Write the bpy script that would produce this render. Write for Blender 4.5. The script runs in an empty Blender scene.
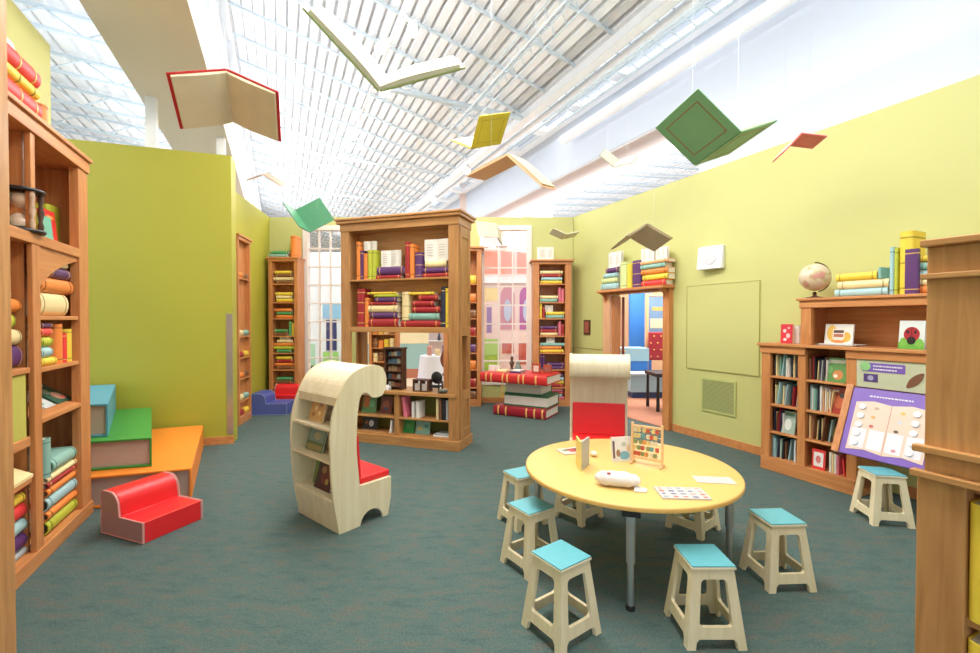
import bpy, math, random
from mathutils import Vector, Matrix
from mathutils.geometry import tessellate_polygon
R = math.radians
C = bpy.context.scene.collection
random.seed(7)

# ------------------------------------------------------------------ materials
def newmat(name):
    m = bpy.data.materials.new(name); m.use_nodes = True
    nt = m.node_tree; b = nt.nodes['Principled BSDF']
    return m, nt, b
_flat = {}
def flat(col, rough=.5, metal=0, noise=.06, scale=18, name='paint'):
    key = (tuple(round(c, 3) for c in col), rough, metal, noise, scale)
    if key in _flat: return _flat[key]
    m, nt, b = newmat(name)
    tc = nt.nodes.new('ShaderNodeTexCoord'); n = nt.nodes.new('ShaderNodeTexNoise'); n.inputs['Scale'].default_value = scale
    nt.links.new(tc.outputs['Object'], n.inputs['Vector'])
    mx = nt.nodes.new('ShaderNodeMix'); mx.data_type = 'RGBA'
    mx.inputs[6].default_value = (*[c*(1-noise) for c in col], 1); mx.inputs[7].default_value = (*[min(1, c*(1+noise)) for c in col], 1)
    nt.links.new(n.outputs['Fac'], mx.inputs[0]); nt.links.new(mx.outputs[2], b.inputs['Base Color'])
    b.inputs['Roughness'].default_value = rough; b.inputs['Metallic'].default_value = metal
    _flat[key] = m; return m
def wood(name, c1, c2, axis=2, rough=.42, sc=1.0):
    m, nt, b = newmat(name)
    tc = nt.nodes.new('ShaderNodeTexCoord'); mp = nt.nodes.new('ShaderNodeMapping')
    s = [14*sc]*3; s[axis] = 1.1*sc; mp.inputs['Scale'].default_value = s
    nt.links.new(tc.outputs['Object'], mp.inputs['Vector'])
    n = nt.nodes.new('ShaderNodeTexNoise'); n.inputs['Scale'].default_value = 2.2; n.inputs['Detail'].default_value = 6; n.inputs['Distortion'].default_value = .6
    nt.links.new(mp.outputs[0], n.inputs['Vector'])
    r = nt.nodes.new('ShaderNodeValToRGB'); r.color_ramp.elements[0].position = .3; r.color_ramp.elements[1].position = .72
    r.color_ramp.elements[0].color = (*c1, 1); r.color_ramp.elements[1].color = (*c2, 1)
    nt.links.new(n.outputs['Fac'], r.inputs[0]); nt.links.new(r.outputs[0], b.inputs['Base Color'])
    b.inputs['Roughness'].default_value = rough
    return m
OAK = wood('oak', (.40, .18, .055), (.59, .30, .11))
OAKH = wood('oak_horizontal', (.42, .19, .058), (.61, .315, .115), axis=0)
OAKR = wood('honey_oak', (.50, .18, .055), (.68, .295, .10))
OAKRH = wood('honey_oak_horizontal', (.52, .19, .058), (.70, .31, .11), axis=0)
BIRCH = wood('birch_plywood', (.76, .64, .40), (.86, .76, .53), sc=.7)
BIRCHL = wood('pale_birch', (.80, .68, .46), (.90, .80, .60), sc=.7)
DARKW = wood('dark_wood', (.05, .02, .012), (.12, .05, .03))
PEACHW = wood('peach_wood', (.70, .38, .20), (.82, .50, .29))
def carpet():
    m, nt, b = newmat('teal_carpet')
    tc = nt.nodes.new('ShaderNodeTexCoord')
    mp = nt.nodes.new('ShaderNodeMapping'); mp.inputs['Scale'].default_value = (2.2, 6, 1); mp.inputs['Rotation'].default_value = (0, 0, R(22))
    nt.links.new(tc.outputs['Object'], mp.inputs[0])
    n1 = nt.nodes.new('ShaderNodeTexNoise'); n1.inputs['Scale'].default_value = 2.5; n1.inputs['Detail'].default_value = 8; n1.inputs['Roughness'].default_value = .75
    nt.links.new(mp.outputs[0], n1.inputs['Vector'])
    r = nt.nodes.new('ShaderNodeValToRGB'); e = r.color_ramp.elements
    e[0].position = .32; e[0].color = (.048, .086, .083, 1); e[1].position = .72; e[1].color = (.130, .148, .128, 1)
    x = e.new(.50); x.color = (.072, .120, .112, 1)
    x = e.new(.60); x.color = (.105, .108, .090, 1)
    nt.links.new(n1.outputs['Fac'], r.inputs[0])
    n2 = nt.nodes.new('ShaderNodeTexNoise'); n2.inputs['Scale'].default_value = 90; n2.inputs['Detail'].default_value = 3
    nt.links.new(tc.outputs['Object'], n2.inputs['Vector'])
    mx = nt.nodes.new('ShaderNodeMix'); mx.data_type = 'RGBA'; mx.blend_type = 'OVERLAY'; mx.inputs[0].default_value = .55
    nt.links.new(r.outputs[0], mx.inputs[6]); nt.links.new(n2.outputs['Fac'], mx.inputs[7]); nt.links.new(mx.outputs[2], b.inputs['Base Color'])
    bp = nt.nodes.new('ShaderNodeBump'); bp.inputs['Strength'].default_value = .3; bp.inputs['Distance'].default_value = .01
    nt.links.new(n2.outputs['Fac'], bp.inputs['Height']); nt.links.new(bp.outputs[0], b.inputs['Normal'])
    b.inputs['Roughness'].default_value = .95
    return m
CARPET = carpet()
LIME_SHADED = flat((.44, .415, .042), .55, noise=.05, scale=1.3, name='lime_paint_shaded')  # left-wall copy of one lime paint, its shade put in the colour
LIME_LIT = flat((.58, .575, .22), .6, noise=.04, scale=1.1, name='lime_paint_lit')  # same lime paint made paler, the light put in its colour
WHITE = flat((.82, .83, .85), .6, noise=.02, name='white_paint')
CEILW = flat((.86, .88, .91), .6, noise=.03, name='white_steel')
JOISTM = flat((.62, .72, .80), .5, noise=.05, name='pale_blue_steel')
BEIGE = flat((.82, .77, .72), .7, noise=.03, scale=2, name='beige_soffit')
GREYS = flat((.62, .60, .62), .7, noise=.03, scale=2, name='grey_soffit')
STEEL = flat((.60, .62, .66), .28, .9, name='steel')
PAGE = flat((.78, .70, .55), .75, noise=.07, scale=40, name='pages')
PAGEW = flat((.86, .82, .74), .75, noise=.05, scale=40, name='white_pages')
GOLD = flat((.78, .47, .14), .4, .3, name='gold')
BLACK = flat((.015, .014, .016), .45, name='black')
TEALT = flat((.13, .44, .50), .4, noise=.06, scale=30, name='teal_laminate')
YELT = flat((.80, .51, .165), .35, noise=.02, scale=4, name='yellow_laminate')
RED = flat((.78, .02, .025), .4, noise=.04, name='red_vinyl')
PINKG = flat((.50, .28, .27), .6, name='pink_grey_vinyl')
def glass():
    m, nt, b = newmat('window_glass')
    out = nt.nodes['Material Output']
    t = nt.nodes.new('ShaderNodeBsdfTransparent'); g = nt.nodes.new('ShaderNodeBsdfGlossy'); g.inputs['Roughness'].default_value = .03
    mx = nt.nodes.new('ShaderNodeMixShader'); mx.inputs[0].default_value = .06
    nt.links.new(t.outputs[0], mx.inputs[1]); nt.links.new(g.outputs[0], mx.inputs[2]); nt.links.new(mx.outputs[0], out.inputs[0])
    return m
GLASS = glass()
COL = {'red': (.38, .022, .028), 'bright red': (.78, .05, .05), 'orange': (.86, .26, .05), 'yellow': (.86, .62, .06), 'cream': (.88, .70, .36),  # red, purple, teal, dark blue darkened; shelf shade put in the colour
       'purple': (.11, .035, .15), 'teal': (.27, .50, .42), 'light blue': (.38, .60, .62), 'lime green': (.52, .56, .05), 'green': (.08, .33, .12),
       'brown': (.22, .09, .04), 'white': (.82, .80, .75), 'dark blue': (.025, .03, .07), 'pink': (.72, .18, .24), 'black': (.02, .02, .025), 'grey': (.4, .42, .42),
       'pale green': (.62, .72, .32), 'peach': (.85, .45, .22)}

# ------------------------------------------------------------------ mesh helpers
class MB:
    def __init__(s): s.v = []; s.f = []; s.mi = []
    def add(s, vs, fs, mi=0):
        o = len(s.v); s.v += [tuple(v) for v in vs]; s.f += [tuple(i+o for i in f) for f in fs]; s.mi += [mi]*len(fs)
    def box(s, x0, x1, y0, y1, z0, z1, mi=0, M=None):
        vs = [(x0,y0,z0),(x1,y0,z0),(x1,y1,z0),(x0,y1,z0),(x0,y0,z1),(x1,y0,z1),(x1,y1,z1),(x0,y1,z1)]
        if M: vs = [M @ Vector(v) for v in vs]
        s.add(vs, [(3,2,1,0),(4,5,6,7),(0,1,5,4),(1,2,6,5),(2,3,7,6),(3,0,4,7)], mi)
    def hexa(s, b, t, mi=0):            # bottom quad, top quad
        s.add(list(b)+list(t), [(3,2,1,0),(4,5,6,7),(0,1,5,4),(1,2,6,5),(2,3,7,6),(3,0,4,7)], mi)
    def tube(s, p, q, r, r2=None, n=12, mi=0):
        p = Vector(p); q = Vector(q); r2 = r if r2 is None else r2
        d = (q-p).normalized(); a = d.orthogonal().normalized(); b = d.cross(a)
        vs = []
        for c, rr in ((p, r), (q, r2)):
            for i in range(n):
                t = 2*math.pi*i/n; vs.append(c+a*math.cos(t)*rr+b*math.sin(t)*rr)
        fs = [(i, (i+1) % n, n+(i+1) % n, n+i) for i in range(n)] + [tuple(range(n))[::-1], tuple(range(n, 2*n))]
        s.add(vs, fs, mi)
    def lathe(s, prof, n=24, c=(0,0,0), mi=0):
        vs = []; fs = []
        for r, z in prof:
            for i in range(n):
                t = 2*math.pi*i/n; vs.append((c[0]+r*math.cos(t), c[1]+r*math.sin(t), c[2]+z))
        for k in range(len(prof)-1):
            for i in range(n): fs.append((k*n+i, k*n+(i+1) % n, (k+1)*n+(i+1) % n, (k+1)*n+i))
        fs.append(tuple(range(n))[::-1]); fs.append(tuple((len(prof)-1)*n+i for i in range(n)))
        s.add(vs, fs, mi)
    def ball(s, c, r, n=12, mi=0, sc=(1,1,1)):
        prof = [(max(1e-4, r*math.sin(math.pi*k/n)), -r*math.cos(math.pi*k/n)) for k in range(n+1)]
        m = MB(); m.lathe(prof, n*2)
        s.add([(c[0]+v[0]*sc[0], c[1]+v[1]*sc[1], c[2]+v[2]*sc[2]) for v in m.v], m.f, mi)
    def plate(s, outer, holes, to3, mi=0):   # flat board with holes; to3(u, w, side) -> point, side 0/1
        loops = [outer]+holes
        tris = tessellate_polygon([[Vector((a, b, 0)) for a, b in l] for l in loops])
        pts = [p for l in loops for p in l]; n = len(pts)
        vs = [to3(a, b, 0) for a, b in pts]+[to3(a, b, 1) for a, b in pts]
        fs = [tuple(t) for t in tris]+[tuple(i+n for i in t[::-1]) for t in tris]
        o = 0
        for l in loops:
            k = len(l)
            for i in range(k): fs.append((o+i, o+(i+1) % k, n+o+(i+1) % k, n+o+i))
            o += k
        s.add(vs, fs, mi)
    def build(s, name, mats, parent=None, smooth=False, bevel=0, fix=False):
        me = bpy.data.meshes.new(name); me.from_pydata(s.v, [], s.f)
        if not isinstance(mats, (list, tuple)): mats = [mats]
        for m in mats: me.materials.append(m)
        for p, i in zip(me.polygons, s.mi): p.material_index = i
        if smooth: 
            for p in me.polygons: p.use_smooth = True
        import bmesh
        bm = bmesh.new(); bm.from_mesh(me); bmesh.ops.recalc_face_normals(bm, faces=bm.faces); bm.to_mesh(me); bm.free()
        if smooth and hasattr(me, 'set_sharp_from_angle'): me.set_sharp_from_angle(angle=R(40))
        o = bpy.data.objects.new(name, me); C.objects.link(o)
        if parent: o.parent = parent
        if bevel:
            b = o.modifiers.new('bevel', 'BEVEL'); b.width = bevel; b.segments = 2; b.limit_method = 'ANGLE'
        return o
def tag(o, label=None, cat=None, group=None, kind=None):
    if label: o['label'] = label
    if cat: o['category'] = cat
    if group: o['group'] = group
    if kind: o['kind'] = kind
    return o
def thing(name, label, cat, loc=(0,0,0), rz=0, group=None):
    o = bpy.data.objects.new(name, None); C.objects.link(o); o.empty_display_size = .1
    o.location = loc; o.rotation_euler = (0, 0, rz); tag(o, label, cat, group); return o
def struct(name, mb, mats, parent=None, **k):
    o = mb.build(name, mats, parent, **k)
    if not parent: o['kind'] = 'structure'
    return o
def copy_tree(o, parent=None):
    c = o.copy(); C.objects.link(c); c.parent = parent
    for ch in list(o.children): copy_tree(ch, c)
    return c
def roundpoly(pts, r, n=4):
    out = []
    k = len(pts)
    for i in range(k):
        p = Vector(pts[i]); a = Vector(pts[i-1]); b = Vector(pts[(i+1) % k])
        da = (a-p); db = (b-p); rr = min(r, da.length*.45, db.length*.45)
        s = p+da.normalized()*rr; e = p+db.normalized()*rr
        for j in range(n+1):
            t = j/n; q = s*(1-t)**2+p*2*t*(1-t)+e*t*t; out.append((q.x, q.y))
    return out
class Frame:      # a shelf's own axes: x along its front, y into it, z up
    def __init__(s, o, d):
        s.o = Vector((o[0], o[1], 0)); d = Vector((d[0], d[1], 0)).normalized(); s.x = d; s.y = Vector((-d.y, d.x, 0)); s.rz = math.atan2(d.y, d.x)
    def w(s, x, y, z): return s.o+s.x*x+s.y*y+Vector((0, 0, z))
    def px(s, p, y=0):       # where along the front the viewing ray through column p lands
        u = (p-490)/445; o = s.o+s.y*y
        return (u*o.y-o.x)/(s.x.x-u*s.x.y)
    def z(s, p, row, y=0):
        q = s.w(s.px(p, y), y, 0); return 1.6+(320-row)/445*q.y

# ------------------------------------------------------------------ camera, world, render look
cam = bpy.data.cameras.new('camera'); co = bpy.data.objects.new('camera', cam); C.objects.link(co)
co.location = (0, 0, 1.6); co.rotation_euler = (R(90-.84), 0, 0); cam.sensor_width = 36; cam.lens = 445/980*36; cam.clip_start = .05; cam.clip_end = 200
bpy.context.scene.camera = co
w = bpy.data.worlds.new('World'); bpy.context.scene.world = w; w.use_nodes = True
bg = w.node_tree.nodes['Background']; bg.inputs[0].default_value = (.90, .95, 1.0, 1); bg.inputs[1].default_value = .85
vs = bpy.context.scene.view_settings; vs.view_transform = 'Standard'; vs.look = 'None'; vs.gamma = 1; vs.exposure = .36; vs.use_curve_mapping = False

# building axes: D runs along the side walls (away), CR runs across to the right
D = Vector((-.427, .904, 0)).normalized(); CR = Vector((.904, .427, 0)).normalized()
def bw(c, d, z): return CR*c+D*d+Vector((0, 0, z))
def bbox(mb, c0, c1, d0, d1, z0, z1, mi=0):
    b = [bw(c0,d0,z0), bw(c1,d0,z0), bw(c1,d1,z0), bw(c0,d1,z0)]; t = [bw(c0,d0,z1), bw(c1,d0,z1), bw(c1,d1,z1), bw(c0,d1,z1)]
    mb.hexa(b, t, mi)
def wallbox(mb, p, q, t, z0, z1, mi=0):     # vertical slab from p to q, thickened t to the left of p->q
    p = Vector((p[0], p[1], 0)); q = Vector((q[0], q[1], 0)); n = Vector((-(q-p).y, (q-p).x, 0)).normalized()*t
    a = [p, q, q+n, p+n]; mb.hexa([v+Vector((0,0,z0)) for v in a], [v+Vector((0,0,z1)) for v in a], mi)

# ------------------------------------------------------------------ floors
m = MB(); m.hexa([(-9,-3,-.1),(9,-3,-.1),(9,8.75,-.1),(-9,8.75,-.1)], [(-9,-3,0),(9,-3,0),(9,8.75,0),(-9,8.75,0)]); struct('floor', m, CARPET)
m = MB(); m.box(-14, 14, 8.75, 30, -.1, 0); struct('floor_atrium', m, flat((.72, .58, .44), .35, noise=.05, name='beige_floor'))

# ------------------------------------------------------------------ walls
FR = Frame((5.674, 0), (.427, -.904))            # right wall, x counted towards the viewer from Y=0
FR.o = Vector((5.674-.472*8.72, 8.72, 0))        # origin in the far corner
L_R = 12.4
def rx(Y): return (8.72-Y)*1.106
dx0, dx1 = rx(7.58), rx(6.53)                    # doorway along the wall
m = MB()
def rb(mb, x0, x1, z0, z1, y0=0, y1=.14, mi=0):
    b = [FR.w(x0,y0,z0), FR.w(x1,y0,z0), FR.w(x1,y1,z0), FR.w(x0,y1,z0)]; t = [FR.w(x0,y0,z1), FR.w(x1,y0,z1), FR.w(x1,y1,z1), FR.w(x0,y1,z1)]
    mb.hexa(b, t, mi)
rb(m, 0, dx0, 0, 3.586); rb(m, dx0, dx1, 2.03, 3.586); rb(m, dx1, L_R, 0, 3.586)
struct('wall_right', m, LIME_LIT)
m = MB(); rb(m, dx1+.14, rx(4.86), 0, .1, -.018, 0); rb(m, rx(4.0), L_R, 0, .1, -.018, 0); struct('baseboard_right', m, OAKRH)
m = MB(); rb(m, 0, dx0-.2, 0, .1, -.018, 0); struct('baseboard_corner', m, OAKRH)
# back wall with two windows and a passage behind the big bookcase
YB = 8.6
m = MB()
def bk(x0, x1, z0, z1): m.box(x0, x1, YB, YB+.14, z0, z1)
W1 = (-3.60, -2.78, .42, 3.42); PS = (-2.55, -.85, 0, 2.5); W2 = (-.20, .80, .35, 3.42)
bk(-4.25, W1[0], 0, 3.58); bk(W1[0], W1[1], 0, W1[2]); bk(W1[0], W1[1], W1[3], 3.58); bk(W1[1], PS[0], 0, 3.58); bk(PS[0], PS[1], PS[3], 3.58)
bk(PS[1], W2[0], 0, 3.58); bk(W2[0], W2[1], 0, W2[2]); bk(W2[0], W2[1], W2[3], 3.58); bk(W2[1], 1.60, 0, 3.58)
struct('wall_back', m, LIME_LIT)
m = MB(); m.box(-.85, 1.5, YB-.018, YB, 0, .1); struct('baseboard_back', m, OAKRH)
FRAMEW = flat((.84, .76, .70), .5, noise=.02, name='warm_white_frame')
def window(name, x0, x1, z0, z1, nc, nr):
    m = MB(); b = .09; y0, y1 = YB-.03, YB+.10
    m.box(x0, x0+b, y0, y1, z0, z1); m.box(x1-b, x1, y0, y1, z0, z1); m.box(x0+b, x1-b, y0, y1, z0, z0+b); m.box(x0+b, x1-b, y0, y1, z1-b, z1)
    o = struct(name, m, FRAMEW)
    g = MB(); s = .028
    for i in range(1, nc):
        x = x0+b+(x1-x0-2*b)*i/nc; g.box(x-s/2, x+s/2, YB, YB+.05, z0+b, z1-b)
    for i in range(1, nr):
        z = z0+b+(z1-z0-2*b)*i/nr; g.box(x0+b, x1-b, YB+.003, YB+.047, z-s/2, z+s/2)
    g.build('muntin_grid', FRAMEW, o)
    p = MB(); p.box(x0+b, x1-b, YB+.06, YB+.066, z0+b, z1-b); p.build('pane', GLASS, o)
window('window_1', *W1, 3, 8); window('window_2', *W2, 3, 8)
# left walls
m = MB(); A = Vector((-5.9, 4.877, 0)); B_ = Vector((-3.33, 5.75, 0))
wallbox(m, A, B_, .26, 0, 3.71)
struct('wall_left', m, LIME_SHADED)
dirL = (B_-A).normalized(); nL = Vector((dirL.y, -dirL.x, 0))
m = MB(); wallbox(m, A+nL*.018, B_+nL*.018+dirL*.01, .018, 0, .1); struct('baseboard_left', m, OAKRH)
m = MB(); wallbox(m, B_-dirL*.07+nL*.004, B_+nL*.004+dirL*.003, .004, .12, 1.68); struct('trim_1', m, STEEL)
m = MB(); wallbox(m, (-4.25, 8.6), (-3.86, 6.55), -.12, 0, 3.58); wallbox(m, (-3.86, 6.55), (-4.4, 5.75), -.12, 0, 3.58); struct('wall_left_back', m, LIME_SHADED)
# yellow-green partition behind the near bookcase
FL = Frame((-3.31, 3.676), (-.4216, .9068)); FL.rz = math.atan2(.9068, -.4216)
m = MB(); xw_ = FL.px(54, .44); zw_ = FL.z(54, 48, .44); a = FL.w(-4.6, .44, 0); b = FL.w(xw_, .44, 0); wallbox(m, a, b, .12, 0, zw_); struct('wall_left_front', m, LIME_LIT)
# tall white building wall behind the right partition, header and soffit
m = MB(); bbox(m, 5.30, 5.5, -6, 4.4, 0, 5.9); bbox(m, 5.30, 5.5, 4.4, 30, 4.6, 5.9); bbox(m, 5.5, 6.3, 4.4, 30, 5.0, 5.9)
struct('wall_right_upper', m, flat((.60, .65, .74), .6, noise=.03, scale=.6, name='cool_white_paint'))
m = MB(); bbox(m, 5.31, 6.3, 4.41, 30, 4.56, 4.597); struct('ceiling_soffit_right', m, GREYS)
m = MB(); bbox(m, -14, 9, 29, 29.2, 0, 9); struct('wall_far', m, WHITE)
# beige bulkhead running down the left with clerestory glazing above
m = MB(); bbox(m, -1.63, -.74, -3, 29, 4.5, 4.9); struct('ceiling_bulkhead', m, BEIGE)
m = MB()
for c, d in ((-1.5, 7.2), (-1.5, 10.0), (-1.5, 14.0), (-.83, 8.3)): bbox(m, c-.06, c+.06, d-.06, d+.06, 0, 4.5)
struct('trim_2', m, CEILW)
m = MB(); bbox(m, -.80, -.70, -3, 29, 4.9, 5.0); bbox(m, -.80, -.70, -3, 29, 6.45, 6.62)
d = -2.5
while d < 29: bbox(m, -.79, -.71, d-.03, d+.03, 5.0, 6.45); d += 1.15
bbox(m, -.78, -.72, -3, 29, 5.7, 5.75)
wc = struct('window_3', m, WHITE)
m = MB(); bbox(m, -.76, -.755, -3, 29, 5.0, 6.45); m.build('pane', GLASS, wc)

# ------------------------------------------------------------------ ceilings
def roof(name, c0, z0, c1, z1, d0, d1, pitch=.165, deep=.09):
    m = MB(); L = math.hypot(c1-c0, z1-z0); n = int(L/pitch)
    for i in range(n):
        for (s0, s1, dz, dz2) in ((0, .62, 0, 0), (.62, .66, 0, deep), (.66, .96, deep, deep), (.96, 1, deep, 0)):
            ta = (i+s0)/n; tb = (i+s1)/n
            pa = (c0+(c1-c0)*ta, z0+(z1-z0)*ta+dz); pb = (c0+(c1-c0)*tb, z0+(z1-z0)*tb+dz2)
            m.add([bw(pa[0],d0,pa[1]), bw(pb[0],d0,pb[1]), bw(pb[0],d1,pb[1]), bw(pa[0],d1,pa[1])], [(0,1,2,3)])
            m.add([bw(pa[0],d0,pa[1]+.12), bw(pb[0],d0,pb[1]+.12), bw(pb[0],d1,pb[1]+.12), bw(pa[0],d1,pa[1]+.12)], [(3,2,1,0)])
    o = m.build(name, CEILW); o['kind'] = 'structure'
    return o
def joists(o, c0, z0, c1, z1, d0, d1, step, h=.22, web=True):
    d = d0
    while d < d1:
        m = MB(); b = .022
        for dz in ((0, -h) if web else (0,)):
            m.hexa([bw(c0,d-b,z0+dz-.05), bw(c1,d-b,z1+dz-.05), bw(c1,d+b,z1+dz-.05), bw(c0,d+b,z0+dz-.05)],
                   [bw(c0,d-b,z0+dz-.015), bw(c1,d-b,z1+dz-.015), bw(c1,d+b,z1+dz-.015), bw(c0,d+b,z0+dz-.015)])
        if web:
            n = int(abs(c1-c0)/.35)
            for i in range(n):
                t0 = i/n; t1 = (i+1)/n; u = (0, -h) if i % 2 else (-h, 0)
                m.tube(bw(c0+(c1-c0)*t0, d, z0+(z1-z0)*t0+u[0]-.03), bw(c0+(c1-c0)*t1, d, z0+(z1-z0)*t1+u[1]-.03), .011, n=5)
        m.build('joist', JOISTM, o); d += step
ro = roof('ceiling', -.8, 6.70, 4.1, 5.54, -4, 29)
joists(ro, -.8, 6.68, 4.1, 5.52, -2, 28, .85, web=False)
ro2 = roof('ceiling_left', -9, 5.6, -1.6, 5.0, -3, 29, .22)
joists(ro2, -9, 5.58, -1.6, 4.98, 1, 28, 1.1)
ro3 = roof('ceiling_beyond', 6.3, 5.9, 14, 6.6, 0, 29, .25)
joists(ro3, 6.3, 5.88, 14, 6.58, 4, 28, 1.0)
# main valley beam and skylight strip over the right side
m = MB(); bbox(m, 4.08, 4.24, -4, 29, 5.30, 5.33); bbox(m, 4.08, 4.24, -4, 29, 5.50, 5.53); bbox(m, 4.15, 4.17, -4, 29, 5.33, 5.50)
struct('trim_3', m, CEILW)
m = MB(); bbox(m, 4.25, 4.45, -4, 29, 5.56, 5.66); bbox(m, 5.12, 5.3, -4, 29, 5.56, 5.66)
d = -4
while d < 29: bbox(m, 4.45, 5.12, d, d+.25, 5.56, 5.66); d += 2.4 if d < 5 else 1.2
sk = struct('ceiling_skylight', m, CEILW)
m = MB(); bbox(m, 4.45, 5.12, -4, 29, 5.68, 5.69); m.build('pane', GLASS, sk)
for z, d0, d1 in ((5.42, -4, 29),):
    for k, (a, b, n) in enumerate(((4.1, -.8, 0),)):
        pass
m = MB()
m.tube(bw(1.35, 7.3, 5.36), bw(4.1, 7.3, 5.36), .05, n=8)
for d in (11.2, 14.5, 19): m.tube(bw(-.75, d, 5.50), bw(4.1, d, 5.42), .02, n=8)
struct('trim_4', m, JOISTM)
# pipes and ducts
def pipe(name, label, pts, r, mat, cat='pipe'):
    m = MB()
    for p, q in zip(pts, pts[1:]): m.tube(p, q, r, n=12)
    return tag(m.build(name, mat, smooth=True), label, cat)
pipe('ceiling_pipe', 'thick white pipe running under the skylight beside the tall white wall', [bw(5.08,-3,5.15), bw(5.08,7.4,5.15)], .09, CEILW)
pipe('ceiling_pipe', 'thinner white pipe running alongside the valley beam', [bw(4.42,-3,5.36), bw(4.42,28,5.36)], .055, CEILW)
pipe('ceiling_pipe', 'slim pale blue conduit between the two white ceiling pipes', [bw(4.72,-3,5.44), bw(4.72,12,5.44)], .025, JOISTM)
m = MB()
for z in (5.16, 5.4):
    for cc in (4.3, 4.62): bbox(m, cc, cc+.03, -3, 6.9, z, z+.03)
for i in range(40):
    d0 = -3+i*.25
    if d0 > 6.5: break
    m.tube(bw(4.31, d0, 5.17), bw(4.63, d0+.12, 5.41), .01, n=5); m.tube(bw(4.63, d0+.12, 5.17), bw(4.31, d0+.25, 5.41), .01, n=5)
tag(m.build('ceiling_truss', JOISTM), 'pale steel lattice truss hanging beside the skylight', 'truss')
# bar truss across the roof at the upper right
m = MB()
for cc in (2.9, 3.15):
    for z in (5.15, 5.38): m.tube(bw(cc, -1, z), bw(cc, 8.2, z), .012, n=6)
for i in range(36):
    d0 = -1+i*.25; m.tube(bw(2.9, d0, 5.15), bw(3.15, d0+.12, 5.38), .007, n=5); m.tube(bw(2.9, d0+.12, 5.38), bw(3.15, d0+.25, 5.15), .007, n=5)
tag(m.build('ceiling_truss', JOISTM), 'slim white box truss under the slatted roof', 'truss')
# spotlights on a track through the middle of the roof
tr = thing('lighting_track', 'white lighting track running down the middle of the slatted roof', 'track light', bw(1.35, 0, 5.35))
m = MB(); p0 = -bw(1.35, 0, 5.35)
m.tube(bw(1.35, 3.0, 5.3)+p0, bw(1.35, 20, 5.3)+p0, .022, n=8); m.build('rail', CEILW, tr)
for i, d in enumerate((3.6, 7, 11, 15, 19)):
    m = MB(); m.tube(bw(1.35, d, 5.3)+p0, bw(1.35, d, 6.1)+p0, .008, n=6); m.build('hanger', STEEL, tr)
LAMP, nt, b = newmat('lamp_lens'); b.inputs['Emission Color'].default_value = (1, .95, .85, 1); b.inputs['Emission Strength'].default_value = 3
spots = [(4.1, .14), (4.6, -.14), (5.3, .12), (5.8, -.14), (6.9, .14), (7.9, -.12), (9.2, .13), (10.8, -.13)]
for i, (d, off) in enumerate(spots):
    p = bw(1.35+off, d, 5.12)
    s = thing('spotlight', f'white spotlight on the roof track, {["nearest","second nearest","third nearest","fourth","fifth","third farthest","second farthest","farthest"][i]} from the viewer', 'spotlight', p, 0, 'track spotlights')
    m = MB(); aim = Vector((random.uniform(-.5,.5), random.uniform(-.6,.1), -.8)).normalized()
    m.tube(-aim*.08, aim*.09, .05, .065, n=14); m.build('lamp_head', CEILW, s, smooth=True)
    m = MB(); m.tube(aim*.091, aim*.094, .055, n=14); m.build('lens', LAMP, s)
    m = MB(); m.tube(-aim*.03, bw(1.35, d, 5.28)-p, .012, n=6); m.build('bracket', CEILW, s)
for i, (c, d, z) in enumerate(((4.0, 12.2, 5.1), (3.95, 9.6, 5.12), (3.9, 14.5, 5.1), (3.9, 17, 5.1))):
    s = thing('spotlight', f'white spotlight under the valley beam, {["second nearest","nearest","third nearest","farthest"][i]} one', 'spotlight', bw(c, d, z), 0, 'beam spotlights')
    m = MB(); m.tube((0,.05,.05), (0,-.07,-.09), .07, .09, n=14); m.build('lamp_head', CEILW, s, smooth=True)
    m = MB(); m.tube((0,-.071,-.091), (0,-.074,-.095), .08, n=14); m.build('lens', LAMP, s)
    m = MB(); m.tube((0,0,0), (0,0,.2), .012, n=6); m.build('bracket', CEILW, s)

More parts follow.
